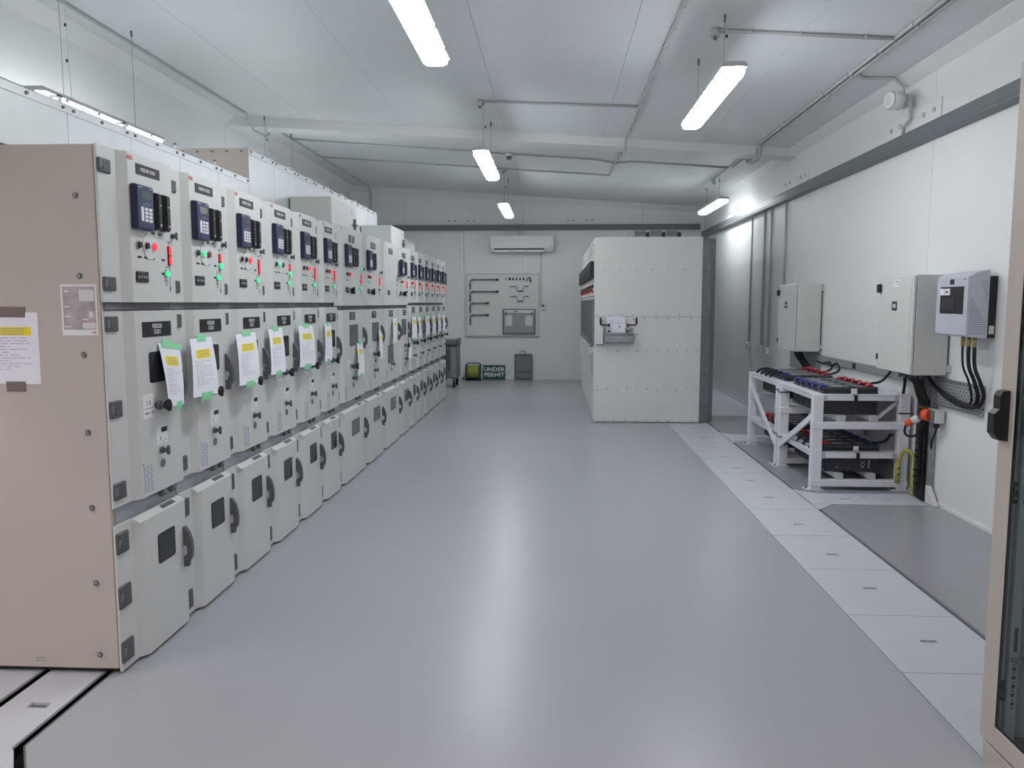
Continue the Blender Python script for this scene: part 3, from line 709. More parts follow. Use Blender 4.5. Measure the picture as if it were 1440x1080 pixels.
# poster on the end panel
X0, Z1 = pk(-1.977, 1.604); X1, Z0 = pk(-1.829, 1.400)
po = thing('poster', 'small photo poster with white border on beige end panel', 'poster', ((X0 + X1) / 2, 3.071, Z0))
part('poster_sheet', MB().box(X0, X1, 3.0705, 3.072, Z0, Z1, 'white'), po)
mb = MB().box(X0 + .008, X1 - .006, 3.070, 3.0706, Z0 + .022, Z1 - .008, 'poster')
for a, b, c, d in ((.012, .035, .170, .178), (.012, .035, .110, .116), (.012, .037, .072, .078), (.012, .038, .032, .038), (.075, .135, .135, .180), (.085, .138, .026, .050), (.085, .110, .060, .066), (.112, .130, .070, .095)):
    mb.box(X0 + a, X0 + b, 3.0697, 3.0701, Z0 + c, Z0 + d, 'offw')
mb.text('ABB', .011, (X1 - .016, 3.0702, Z0 + .011), (1, 0, 0), (0, 0, 1), 'redlogo')
part('print', mb, po)
# A4 notice with taupe tape on the end panel
X1, Z1 = pk(-2.078, 1.492); _, Z0 = pk(-2.079, 1.202); X0 = X1 - .207
no = thing('permit_sheet', 'white permit sheet with yellow label and taupe tape on beige end panel', 'paper', ((X0 + X1) / 2, 3.07, Z0), 'permit sheets')
part('sheet', MB().box(X0, X1, 3.0702, 3.0715, Z0, Z1, 'paper'), no)
def scribble(mb, fn, u0, u1, v0, v1, n, m='ink', seed=1):
    rn = random.Random(seed)
    for i in range(n):
        v = v1 - (v1 - v0) * i / max(1, n - 1); u = u0
        end = u1 - (u1 - u0) * rn.choice((0, .05, .3, .55))
        while u < end:
            l = rn.uniform(.05, .18); fn(mb, u, min(u + l, end), v, v + .006, m); u += l + rn.uniform(.02, .05)
W_, H_ = X1 - X0, Z1 - Z0
mb = MB(); scribble(mb, lambda q, u0, u1, v0, v1, m: q.box(X0 + u0 * W_, X0 + u1 * W_, 3.0700, 3.0703, Z0 + v0 * H_, Z0 + v1 * H_ + .0015, m), .08, .82, .2, .64, 12, 'ink', 3)
mb.box(X0 + .02, X1 - .03, 3.0698, 3.0702, Z1 - .092, Z1 - .058, 'yellow')
for i in range(3): mb.box(X0 + .05, X1 - .06, 3.0694, 3.0698, Z1 - .087 + i * .0105, Z1 - .084 + i * .0105, 'inkb')
part('print', mb, no)
a, b = pk(-2.127, 1.513); c, d = pk(-2.134, 1.471)
part('tape', MB().prism([(X0 + .02, b + .003), (a, b), (a - .003, d), (X0 + .02, d + .002)], 1, 3.0688, 3.0701, 'tapeg'), no)
a, b = pk(-2.225, 1.212); c, d = pk(-2.144, 1.171)
part('tape', MB().box(a, c, 3.0688, 3.0701, d, b, 'tapeg'), no)

# permit sheets taped to the middle doors
P = [[(3.416, 1.356), (3.615, 1.333), (3.539, 1.07), (3.397, 1.075)], [(3.723, 1.358), (3.963, 1.36), (3.926, 1.076), (3.634, 1.086)],
     [(4.276, 1.358), (4.563, 1.36), (4.489, 1.075), (4.188, 1.085)], [(4.78, 1.37), (5.019, 1.372), (4.935, 1.098), (4.676, 1.099)],
     [(5.352, 1.376), (5.678, 1.369), (5.564, 1.091), (5.215, 1.102)], [(5.973, 1.373), (6.143, 1.368), (5.99, 1.094), (5.8, 1.097)],
     [(6.951, 1.175), (7.173, 1.176), (7.02, 0.903), (6.791, 0.901)], [(7.844, 1.261), (7.988, 1.256), (7.785, 0.979), (7.634, 0.983)],
     [(8.526, 1.379), (8.736, 1.375), (8.504, 1.097), (8.321, 1.106)], [(9.497, 1.151), (9.674, 1.144), (9.38, 0.875), (9.208, 0.886)],
     [(9.691, 1.374), (9.994, 1.37), (9.817, 1.086), (9.444, 1.102)], [(10.10, 1.363), (10.371, 1.358), (10.10, 1.079), (9.95, 1.086)],
     [(10.729, 1.37), (11.05, 1.364), (10.82, 1.088), (10.48, 1.102)], [(11.30, 1.361), (11.62, 1.356), (11.38, 1.075), (11.05, 1.088)],
     [(11.86, 1.368), (12.163, 1.363), (11.93, 1.099), (11.62, 1.107)], [(12.32, 1.356), (12.641, 1.351), (12.40, 1.087), (12.09, 1.105)]]
where = ['slanting on cubicle nearest the beige end panel', 'on the second cubicle from the beige end panel', 'on the third cubicle from the beige end panel', 'on the fourth cubicle from the beige end panel',
         'on the fifth cubicle from the beige end panel', 'on the sixth cubicle, narrow beside its window', 'hanging low on the first wide cubicle', 'beside the knob of the second wide cubicle',
         'high on the blank fronted wide cubicle', 'low at the last wide cubicle, without visible label', 'on the first of the six far cubicles', 'on the second of the six far cubicles',
         'on the third of the six far cubicles', 'on the fourth of the six far cubicles', 'on the fifth of the six far cubicles', 'on the last cubicle by the back wall']
def sheetpt(q, u, v, lift=0.0, xt=-1.7375, xb=-1.690):
    """u 0..1 along the width, v 0..1 downwards; the sheet leaves the door and drapes over the knob"""
    (a, za), (b, zb), (c, zc_), (d, zd) = q
    y = (a * (1 - u) + b * u) * (1 - v) + (d * (1 - u) + c * u) * v
    z = (za * (1 - u) + zb * u) * (1 - v) + (zd * (1 - u) + zc_ * u) * v
    x = xt + (xb - xt) * min(1, v * 1.0) + .006 * math.sin(math.pi * v) + .003 * math.sin(2 * math.pi * u) * v
    return (x + lift, y, z)
def patch(mb, q, u0, u1, v0, v1, m, lift, n=1, k=1, th=.0006):
    b = len(mb.v)
    for L in (lift, lift - th):
        for i in range(n + 1):
            for j in range(k + 1): mb.v.append(sheetpt(q, u0 + (u1 - u0) * j / k, v0 + (v1 - v0) * i / n, L))
    s = (n + 1) * (k + 1); g = lambda l, i, j: b + l * s + i * (k + 1) + j
    for i in range(n):
        for j in range(k):
            mb.face([g(0, i, j), g(0, i + 1, j), g(0, i + 1, j + 1), g(0, i, j + 1)], m)
            mb.face([g(1, i, j), g(1, i, j + 1), g(1, i + 1, j + 1), g(1, i + 1, j)], m)
    for i in range(n):
        mb.face([g(0, i, 0), g(1, i, 0), g(1, i + 1, 0), g(0, i + 1, 0)], m); mb.face([g(0, i, k), g(0, i + 1, k), g(1, i + 1, k), g(1, i, k)], m)
    for j in range(k):
        mb.face([g(0, 0, j), g(0, 0, j + 1), g(1, 0, j + 1), g(1, 0, j)], m); mb.face([g(0, n, j), g(1, n, j), g(1, n, j + 1), g(0, n, j + 1)], m)
for i, q in enumerate(P):
    cy = sum(p[0] for p in q) / 4; zb_ = min(p[1] for p in q)
    t = thing('permit_sheet', 'permit sheet with yellow label ' + where[i] if i != 9 else 'plain white sheet hanging ' + where[i], 'paper', (-1.72, cy, zb_), 'permit sheets')
    mb = MB(); patch(mb, q, 0, 1, 0, 1, 'paper', 0, 8, 4); part('sheet', mb, t)
    if i != 9:
        mb = MB(); patch(mb, q, .20, .82, .20, .35, 'yellow', .0012, 2, 1)
        for r_ in range(3): patch(mb, q, .28, .74, .225 + r_ * .042, .235 + r_ * .042, 'inkb', .0018, 1, 1)
        part('yellow_label', mb, t)
    if i < 9:
        mb = MB(); scribble(mb, lambda qq, u0, u1, v0, v1, m: patch(qq, q, u0, u1, v0, v1 + .002, m, .0010, 1, 1, .0003), .12, .85, .80, .40, 12 if i < 5 else 7, 'ink', i)
        part('handwriting', mb, t)
    mb = MB()
    if i == 0: patch(mb, q, .12, 1.10, -.02, .07, 'green_tape', .0015, 2, 2); patch(mb, q, .2, .6, -.07, .06, 'green_tape', .0022, 2, 2)
    else: patch(mb, q, .30, .72, -.055, .06, 'green_tape', .0015, 2, 2)
    part('tape', mb, t)
    if i != 9:
        mb = MB(); patch(mb, q, .30 if i else .5, .75 if i else .9, .94, 1.07, 'green_tape', .0015, 2, 2); part('tape', mb, t)

# metal arc duct above the row
def duct(y0, y1, ztop, ys, label, zbot=2.18, nb=3):
    t = thing('arc_duct', label, 'duct', (-2.6, (y0 + y1) / 2, zbot))
    part('duct_body', MB().box(-2.95, -2.256, y0, y1, zbot, ztop - .045, 'galvp'), t)
    for a, b in zip(ys[:-1], ys[1:]):
        part('duct_panel', MB().box(-2.256, -2.25, a + .002, b - .002, zbot, ztop - .04, 'galvp'), t)
        part('duct_flange', MB().box(-2.256, -2.246, a + .001, b - .001, ztop - .042, ztop, 'galvp', .001), t)
        for q in range(nb):
            yy_ = a + .04 + (b - a - .08) * q / (nb - 1)
            part('bolt', MB().cyl((-2.246, yy_, ztop - .022), (-2.238, yy_, ztop - .022), .008, 'mgrey', n=8), t)
    part('duct_lid', MB().box(-2.95, -2.246, y0, y1, ztop - .004, ztop, 'galvp'), t)
    for a in ys[1:-1]: part('lifting_tab', MB().box(-2.262, -2.252, a - .05, a - .03, ztop - .002, ztop + .03, 'galvp').box(-2.30, -2.252, a - .05, a - .03, ztop + .022, ztop + .03, 'galvp'), t)
    return t
s_ = .9623
d1 = duct(2.2, 5.886, 1.53 + .948 * s_, [2.2, 2.5, 3.09, 3.674, 4.225, 4.783, 5.34, 5.886], 'pale galvanised duct section over the nearest cubicles')
d2 = duct(5.89, 10.18, 1.53 + 1.178 * s_, [5.89, 6.42, 6.97, 7.52, 8.07, 8.62, 9.15, 9.67, 10.18], 'taller pale galvanised duct section with row of bolts, middle of row')
part('end_plate', MB().box(-2.95, -2.252, 5.884, 5.892, 2.18, 1.53 + 1.178 * s_, 'beige'), d2)
for q in range(6): part('bolt', MB().cyl((-2.30 - q * .11, 5.884, 2.64), (-2.30 - q * .11, 5.874, 2.64), .008, 'mgrey', n=8), d2)
d3 = duct(10.9, 12.9, 2.49, [10.9, 11.4, 11.9, 12.4, 12.9], 'small pale duct section at the far end of the row')
def topbox(y0, y1, ztop, label, knob=True):
    t = thing('cable_box', label, 'box', ((-2.24 - 1.90) / 2, (y0 + y1) / 2, 2.14))
    part('casing', MB().box(-2.235, -1.885, y0, y1, 2.18, ztop, 'ral', .004), t)
    part('side_cover', MB().box(-1.885, -1.882, y0 + .01, y1 - .01, 2.19, ztop - .01, 'cab'), t)
    part('bracket', MB().box(-1.882, -1.85, y1 - .16, y1 - .06, 2.25, 2.265, 'mgrey').cyl((-1.87, y1 - .11, 2.20), (-1.87, y1 - .11, 2.31), .012, 'mgrey', n=8).box(-1.882, -1.879, y1 - .18, y1 - .10, 2.35, 2.40, 'offw'), t)
topbox(6.75, 7.62, 2.425, 'pale grey box on top of the first wide cubicle')
topbox(9.25, 10.05, 2.425, 'pale grey box on top further along the row')

# trolley beyond the end of the row
t = thing('service_trolley', 'grey metal service trolley behind the end of the left row', 'trolley', (-1.96, 14.55, 0))
part('cabinet', MB().box(-2.20, -1.745, 14.25, 14.80, .17, .76, 'mgrey', .006).box(-2.16, -1.87, 14.246, 14.25, .30, .70, 'dgrey').box(-1.85, -1.76, 14.247, 14.25, .20, .74, 'galv'), t)
part('top_tray', MB().box(-2.22, -1.73, 14.22, 14.82, .77, .80, 'dgrey').box(-2.22, -1.73, 14.22, 14.235, .80, .86, 'mgrey').box(-1.745, -1.73, 14.22, 14.82, .80, .89, 'mgrey').box(-2.2, -1.76, 14.4, 14.7, .80, .88, 'galv', .02), t)
for (x, y) in ((-2.1, 14.3), (-1.80, 14.3), (-2.1, 14.75), (-1.80, 14.75)):
    part('wheel', MB().cyl((x - .02, y, .06), (x + .02, y, .06), .06, 'black', n=16).cyl((x - .021, y, .06), (x + .021, y, .06), .03, 'galv', n=12).box(x - .03, x + .03, y - .02, y + .02, .10, .17, 'mgrey'), t)

# ------------------------------------------------ back wall equipment
WY = YB
ac = thing('air_conditioner', 'white split air conditioner high on the back wall', 'air conditioner', (-.63, WY - .12, 2.52))
part('casing', MB().prism([(WY - .002, 2.84), (WY - .20, 2.84), (WY - .225, 2.80), (WY - .225, 2.60), (WY - .19, 2.535), (WY - .05, 2.52), (WY - .002, 2.53)], 0, -1.245, -.02, 'white'), ac)
part('front_panel', MB().box(-1.24, -.025, WY - .232, WY - .224, 2.595, 2.835, 'white', .003), ac)
part('louvre', MB().box(-1.17, -.20, WY - .236, WY - .20, 2.520, 2.562, 'white', .004).box(-1.17, -.20, WY - .23, WY - .20, 2.565, 2.590, 'black').box(-.86, -.85, WY - .237, WY - .2, 2.52, 2.59, 'mgrey').box(-.54, -.53, WY - .237, WY - .2, 2.52, 2.59, 'mgrey'), ac)
part('badge', MB().box(-.10, -.05, WY - .2335, WY - .232, 2.62, 2.628, 'mgrey'), ac)
part('pipe_cover', MB().box(-.68, -.60, WY - .06, WY, 2.84, 2.93, 'offw', .006), ac)
th = thing('thermostat', 'small white wall controller beside the tool board', 'controller', (-.21, WY - .02, 1.385))
part('controller_body', MB().box(-.268, -.162, WY - .022, WY, 1.385, 1.51, 'offw', .004), th)
part('display', MB().box(-.255, -.195, WY - .024, WY - .022, 1.455, 1.495, 'dgrey'), th)
part('cable_conduit', MB().cyl((-.255, WY - .012, 1.51), (-.255, WY - .012, 2.52), .010, 'offw', n=8), th)
tb = thing('tool_board', 'white board with thin frame on the back wall', 'board', (-1.03, WY - .02, .88))
part('board_panel', MB().box(-1.745, -.31, WY - .018, WY, .885, 2.10, 'cab'), tb)
fr = .018
part('board_frame', MB().box(-1.76, -.295, WY - .030, WY, 2.097, 2.113, 'pvc').box(-1.76, -.295, WY - .045, WY, .862, .885, 'pvc').box(-1.76, -1.745, WY - .030, WY, .88, 2.10, 'pvc').box(-.31, -.295, WY - .030, WY, .88, 2.10, 'pvc'), tb)
for i, (z, xe) in enumerate(((1.990, -1.115), (1.755, -1.115), (1.525, -1.31), (1.292, -1.31))):
    y = WY - .05
    t = thing('crank_lever', 'grey bent operating lever on the tool board, %s of four' % ['topmost', 'second', 'third', 'lowest'][i], 'lever', (-1.5, y, z - .22), 'bent levers on the tool board')
    part('rod', MB().tube([(-1.665, y, z - .20), (-1.668, y, z - .05), (-1.655, y, z - .015), (-1.62, y, z), (-1.55, y, z), (xe - .02, y, z)], .013, 'toolg', n=8, smooth_path=False), t)
    part('knob', MB().cyl((xe - .028, y, z), (xe + .012, y, z), .022, 'black', n=12), t)
    part('wall_clip', MB().box(-1.615, -1.60, y - .018, WY - .018, z - .022, z + .022, 'toolg', .003).box(xe - .075, xe - .06, y - .018, WY - .018, z - .022, z + .022, 'toolg', .003).box(-1.69, -1.645, y - .018, WY - .018, z - .105, z - .09, 'toolg', .003), t)
for i, (x, h, wd) in enumerate(((-.955, .07, .010), (-.88, .075, .030), (-.815, .08, .018), (-.745, .08, .016), (-.675, .08, .018), (-.605, .08, .020), (-.54, .10, .012), (-.47, .12, .020))):
    z = 2.045
    t = thing('small_key_tool', 'small dark key tool on the board, number %s from the left in its row' % ['one', 'two', 'three', 'four', 'five', 'six', 'seven', 'eight'][i], 'tool', (x, WY - .03, z - h), 'small tools in the top row')
    part('shaft', MB().box(x - wd * .35, x + wd * .35, WY - .032, WY - .019, z - h, z, 'mgrey', .002), t)
    part('grip', MB().box(x - wd * .8, x + wd * .8, WY - .036, WY - .019, z - h * .8, z - h * .35, 'black', .003), t)
    if i == 7: part('blade', MB().prism([(x - .055, z - .03), (x - .01, z + .0), (x + .005, z - .01), (x - .045, z - .05)], 1, WY - .034, WY - .020, 'black'), t)
for i, z in enumerate((1.863, 1.660)):
    y = WY - .045; dx = .008 * i
    t = thing('cranked_key', 'thin grey cranked handle on the board, %s of two' % ['upper', 'lower'][i], 'handle', (-.70 + dx, y, z - .10), 'cranked handles on the tool board')
    part('crank', MB().tube([(-.79 + dx, y, z), (-.745 + dx, y, z), (-.738 + dx, y, z - .095), (-.615 + dx, y, z - .095), (-.607 + dx, y, z), (-.505 + dx, y, z)], .007, 'toolg', n=6, smooth_path=False), t)
    part('grip', MB().cyl((-.88 + dx, y, z), (-.79 + dx, y, z), .014, 'offw', n=10), t)
    part('sleeve', MB().cyl((-.72 + dx, y, z - .095), (-.63 + dx, y, z - .095), .011, 'toolg', n=8), t)
    part('wall_clip', MB().box(-.80 + dx, -.785 + dx, y, WY - .018, z - .01, z + .01, 'toolg').box(-.55 + dx, -.54 + dx, y, WY - .018, z - .01, z + .01, 'toolg'), t)
t = thing('metal_frame_plate', 'grey metal frame with two cut windows hung on tool board', 'frame', (-.695, WY - .04, .905))
y0 = WY - .045; mb = MB()
for a, b, c, d in ((-.995, -.965, 1.075, 1.30), (-.830, -.570, 1.075, 1.30), (-.425, -.395, 1.075, 1.30), (-.995, -.395, 1.30, 1.335), (-.995, -.395, .945, 1.075)): mb.box(a, b, y0, y0 + .006, c, d, 'frameg')
part('plate', mb, t)
part('rim', MB().box(-1.025, -.995, y0 - .015, y0 + .02, .905, 1.41, 'mgrey', .003).box(-.395, -.367, y0 - .015, y0 + .02, .905, 1.41, 'mgrey', .003).box(-.995, -.395, y0 - .015, y0 + .02, .905, .945, 'mgrey', .003).box(-.995, -.395, y0 - .01, y0 + .02, 1.395, 1.41, 'mgrey'), t)
part('label_strip', MB().box(-.985, -.395, y0 - .004, y0 + .004, 1.335, 1.39, 'white').box(-.80, -.72, y0 - .005, y0 - .004, 1.35, 1.375, 'inkb'), t)
for x in (-.955, -.437): part('hook', MB().box(x - .008, x + .008, y0 - .02, y0, 1.30, 1.36, 'black', .002), t)
# things on the floor along the back wall
t = thing('cable_reel', 'reel of yellow green cord in a black tube frame on floor', 'reel', (-1.59, WY - .20, 0))
xa, xb, yc = -1.735, -1.445, WY - .20
part('cord_winding', MB().cyl((-1.70, yc, .165), (-1.48, yc, .165), .125, 'ropey', n=28), t)
mb = MB()
for i in range(9): mb.cyl((-1.695 + i * .0245, yc, .165), (-1.680 + i * .0245, yc, .165), .132, 'gyg' if i % 2 else 'gy', n=24)
part('cord_turns', mb, t, kind='stuff')
for x in (-1.715, -1.465): part('flange', MB().cyl((x - .006, yc, .165), (x + .006, yc, .165), .152, 'mgrey', n=28), t)
part('tube_frame', MB().tube([(xa, yc - .12, .012), (xa, yc - .12, .22), (xa, yc - .05, .32), (xa + .04, yc, .335), (xb - .04, yc, .335), (xb, yc - .05, .32), (xb, yc - .12, .22), (xb, yc - .12, .012), (xa, yc - .12, .012)], .011, 'black', n=8, smooth_path=False)
     .tube([(xa, yc - .12, .012), (xa, yc + .13, .012), (xb, yc + .13, .012), (xb, yc - .12, .012)], .011, 'black', n=8, smooth_path=False), t)
part('axle', MB().cyl((xa - .01, yc, .165), (xb + .01, yc, .165), .014, 'steel', n=10), t)
t = thing('permit_sign', 'dark green board reading UNDER PERMIT leaning at back wall', 'sign', (-1.19, WY - .08, 0))
part('board', MB().box(-1.413, -.966, WY - .10, WY - .075, .002, .290, 'sign', .003), t)
mb = MB(); mb.text('UNDER', .112, (-1.19, WY - .10, .205), (1.12, 0, 0), (0, 0, 1), 'text', .0008, .022); mb.text('PERMIT', .112, (-1.19, WY - .10, .095), (1.12, 0, 0), (0, 0, 1), 'text', .0008, .022)
part('lettering', mb, t)
part('stand', MB().box(-1.36, -1.34, WY - .075, WY - .02, .0, .02, 'black').box(-1.04, -1.02, WY - .075, WY - .02, .0, .02, 'black'), t)
t = thing('step_stool', 'folded grey step stool leaning against the back wall', 'stool', (-.60, WY - .10, 0))
part('mesh_panel', MB().box(-.755, -.455, WY - .085, WY - .08, .14, .50, 'gmat'), t)
for x in (-.770, -.440): part('leg', MB().box(x - .014, x + .014, WY - .10, WY - .07, 0, .515, 'mgrey', .003), t)
for z in (.505, .175, .03): part('crossbar', MB().box(-.756, -.454, WY - .098, WY - .072, z - .012, z + .012, 'mgrey', .003), t)
part('lower_panel', MB().box(-.755, -.455, WY - .085, WY - .08, .04, .135, 'gmat'), t)
part('carry_handle', MB().tube([(-.67, WY - .085, .515), (-.665, WY - .085, .57), (-.56, WY - .085, .57), (-.555, WY - .085, .515)], .008, 'mgrey', n=6, smooth_path=False), t)

# ------------------------------------------------ white switchgear on the right
RX0, RX1, RY0, RY1 = .515, 1.856, 10.19, 14.84
ep2 = thing('end_panel', 'big white riveted end panel of the right hand switchgear', 'panel', ((RX0 + RX1) / 2, RY0 + .01, 0))
part('upper_sheet', MB().box(RX0, RX1, RY0, RY0 + .022, 1.354, 2.353, 'cab', .002), ep2)
part('lower_sheet', MB().box(RX0, RX1, RY0, RY0 + .022, .012, 1.350, 'cab', .002), ep2)
part('base_strip', MB().box(RX0 + .01, RX1, RY0 + .005, RY0 + .02, 0, .012, 'mgrey'), ep2)
pts = [(.637 + .2 * i, 1.946) for i in range(6)] + [(.56 + .145 * i, 1.375) for i in range(9)] + [(.86 + .145 * i, 1.325) for i in range(7)]
pts += [(.561 + .1255 * i, .921 if i % 2 == 0 else .937) for i in range(11)] + [(.561 + .1255 * i, .421 if i % 2 == 0 else .437) for i in range(11)] + [(.633 + .14 * i, .025) for i in range(9)]
bm = MB().cyl((0, 0, 0), (0, -.006, 0), .0075, 'mgrey', n=8).mesh('rivet')
for x, z in pts:
    o = part('rivet', bm, ep2, world=False); o.location = Vector((x, RY0, z)) - Vector(ep2.location)
t = thing('side_cladding', 'folded galvanised side cladding beside the white end panel', 'cladding', (1.96, 10.35, 0))
part('near_sheet', MB().prism([(RX1 + .001, 10.225), (1.985, 10.30), (1.985, 10.31), (RX1 + .001, 10.24)], 2, .0, 2.345, 'galv'), t)
part('far_sheet', MB().prism([(1.986, 10.30), (2.065, 10.42), (2.065, 14.8), (2.055, 14.8), (2.055, 10.43), (1.980, 10.315)], 2, .0, 2.345, 'galv'), t)
for x, y in ((1.90, 10.247), (2.02, 10.35)): part('bolt', MB().cyl((x, y, 2.32), (x, y - .012, 2.32), .012, 'mgrey', n=8), t)
rw = (RY1 - RY0 - .022) / 7
for i in range(7):
    y0 = RY0 + .022 + i * rw; y1 = y0 + rw
    t = thing('white_cubicle', 'white switchgear cubicle of the right block, %s from the camera' % ['first', 'second', 'third', 'fourth', 'fifth', 'sixth', 'seventh'][i], 'cabinet', (RX0, y0, 0), 'right block of white cubicles')
    cpart('body', 'rb', lambda mb: mb.box(.012, RX1 - RX0, .001, rw - .001, .012, 2.35, 'cab', .002), t)
    cpart('plinth', 'rp', lambda mb: mb.box(.02, RX1 - RX0, 0, rw, 0, .013, 'black'), t)
    cpart('upper_door', 'rd1', lambda mb: mb.box(-.004, .012, .004, rw - .004, 1.62, 2.345, 'cab', .003), t)
    cpart('lower_door', 'rd2', lambda mb: mb.box(-.004, .012, .004, rw - .004, .02, .93, 'cab', .003), t)
    cpart('nameplate', 'rn', lambda mb: mb.box(-.006, -.004, rw * .25, rw * .75, 2.19, 2.29, 'dgrey').box(-.0065, -.006, rw * .25 + .012, rw * .75 - .012, 2.20, 2.28, 'offw'), t)
    cpart('protection_relay', 'rr', lambda mb: mb.box(-.060, -.004, rw * .18, rw * .80, 1.84, 2.06, 'black', .006).box(-.062, -.06, rw * .3, rw * .6, 1.97, 2.03, 'lcd').box(-.064, -.06, rw * .3, rw * .34, 1.87, 1.93, 'dgrey'), t)
    for j in range(3):
        cpart('indicator_lamp', 'rl%d' % (j % 2), lambda mb: mb.cyl((-.004, 0, 0), (-.03, 0, 0), .022, 'redpl' if j % 2 else 'black', n=10), t, None, (0, rw * (.28 + .22 * j), 1.745 if j < 2 else 1.70))
    cpart('indicator_lamp', 'rl1b', lambda mb: mb.cyl((-.004, 0, 0), (-.025, 0, 0), .018, 'redpl', n=10), t, None, (0, rw * .5, 1.675))
    fm = cpart('window_frame', 'rwf', lambda mb: mb.box(-.015, .012, .01, .05, .98, 1.58, 'mgrey', .003).box(-.015, .012, rw - .05, rw - .01, .98, 1.58, 'mgrey', .003).box(-.015, .012, .05, rw - .05, 1.55, 1.58, 'mgrey', .003).box(-.015, .012, .05, rw - .05, .98, 1.02, 'mgrey', .003), t)
    cpart('window', 'rwg', lambda mb: mb.box(-.004, .012, .05, rw - .05, 1.02, 1.55, 'wing'), fm)
    cpart('door_catch', 'rdc', lambda mb: mb.box(-.035, -.004, rw * .7, rw * .86, .945, .975, 'galv', .004), t)
    if i < 6:
        tt = thing('permit_sheet', 'white sheet hanging from the right block, %s from the camera' % ['first', 'second', 'third', 'fourth', 'fifth', 'sixth'][i], 'paper', (RX0 - .035, y0 + rw * .5, .58), 'sheets on the right block')
        part('sheet', MB().box(RX0 - .045, RX0 - .042, y0 + rw * .45, y0 + rw * .45 + .21, .585, .885, 'paper'), tt)
        part('tape', MB().box(RX0 - .047, RX0 - .004, y0 + rw * .45 + .06, y0 + rw * .45 + .15, .875, .90, 'offw'), tt)
for i, x in enumerate((1.02, 1.22, 1.42)):
    t = thing('roof_vent_box', 'small grey box on top of the white block, %s of three' % ['left', 'middle', 'right'][i], 'box', (x + .06, 10.36, 2.35), 'boxes on top of the white block')
    part('casing', MB().box(x - .02, x + .135, 10.28, 10.45, 2.352, 2.44, 'galv', .006), t)
    part('front_louvre', MB().box(x - .012, x + .127, 10.276, 10.28, 2.375, 2.43, 'mgrey'), t)
    part('cap', MB().box(x + .135, x + .18, 10.30, 10.43, 2.352, 2.42, 'black', .006), t)
t = thing('flexible_conduit', 'thin flexible conduit curving off the white block roof', 'conduit', (.95, 10.35, 2.35))
part('pipe', MB().tube([(.93, 10.35, 2.352), (.94, 10.35, 2.40), (.97, 10.35, 2.43), (1.0, 10.35, 2.43)], .008, 'pvc', n=6), t)
# tray with racking tools on the end panel
Y = RY0
t = thing('tool_tray', 'galvanised holder tray fixed to the white end panel', 'tray', (.81, Y - .05, 1.03))
part('back_plate', MB().box(.622, 1.005, Y - .006, Y - .001, 1.03, 1.212, 'galv'), t)
part('bin', MB().box(.632, 1.005, Y - .10, Y - .096, 1.03, 1.125, 'galv').box(.632, 1.005, Y - .10, Y - .006, 1.03, 1.034, 'galv').box(.632, .636, Y - .10, Y - .006, 1.03, 1.15, 'galv').box(1.001, 1.005, Y - .10, Y - .006, 1.03, 1.15, 'galv'), t)
part('shelf', MB().box(.632, 1.005, Y - .085, Y - .006, 1.150, 1.154, 'steel').box(.632, 1.005, Y - .088, Y - .085, 1.13, 1.154, 'galv'), t)
part('rod', MB().cyl((.93, Y - .09, 1.137), (1.068, Y - .09, 1.137), .004, 'dgrey', n=6), t)
t = thing('side_bracket', 'small white box bracket left of the tool tray', 'bracket', (.575, Y - .03, 1.0))
part('bracket_body', MB().box(.530, .625, Y - .05, Y - .001, 1.008, 1.345, 'cab', .003), t)
part('base_shadow', MB().box(.538, .64, Y - .045, Y - .001, .998, 1.008, 'mgrey'), t)  # grey strip stands for the shadow at the bracket's bottom
for i, (x, sg) in enumerate(((.590, 1), (1.038, -1))):
    t = thing('racking_handle', 'black cranked racking handle standing in tray, %s one' % ['left', 'right'][i], 'handle', (x, Y - .06, 1.15), 'racking handles in the tray')
    y = Y - .075
    part('grip', MB().cyl((x, y, 1.262), (x, y, 1.345), .013, 'black', n=10), t)
    part('arm', MB().box(min(x, x + sg * .115), max(x, x + sg * .115), y - .008, y + .008, 1.245, 1.262, 'black', .004), t)
    part('hub', MB().cyl((x + sg * .105, y, 1.235), (x + sg * .105, y, 1.268), .014, 'black', n=10), t)
    part('shaft', MB().cyl((x + sg * .105, y, 1.10), (x + sg * .105, y, 1.235), .009, 'steel', n=8).box(x + sg * .105 - .018, x + sg * .105 + .018, y - .012, y + .012, 1.165, 1.185, 'black', .003), t)
t = thing('document_sheets', 'white printed sheets standing in the tool tray', 'paper', (.785, Y - .03, 1.155))
part('sheet', MB().box(.665, .885, Y - .030, Y - .027, 1.156, 1.362, 'paper'), t)
part('sheet', MB().box(.690, .905, Y - .036, Y - .033, 1.156, 1.345, 'paper'), t)
part('print', MB().box(.70, .76, Y - .0366, Y - .036, 1.305, 1.309, 'inkb').box(.79, .83, Y - .0366, Y - .036, 1.305, 1.309, 'inkb').box(.70, .87, Y - .0366, Y - .036, 1.275, 1.280, 'inkb').box(.73, .76, Y - .0366, Y - .036, 1.245, 1.25, 'inkb').cyl((.83, Y - .036, 1.23), (.83, Y - .037, 1.23), .018, 'ink', n=12), t)

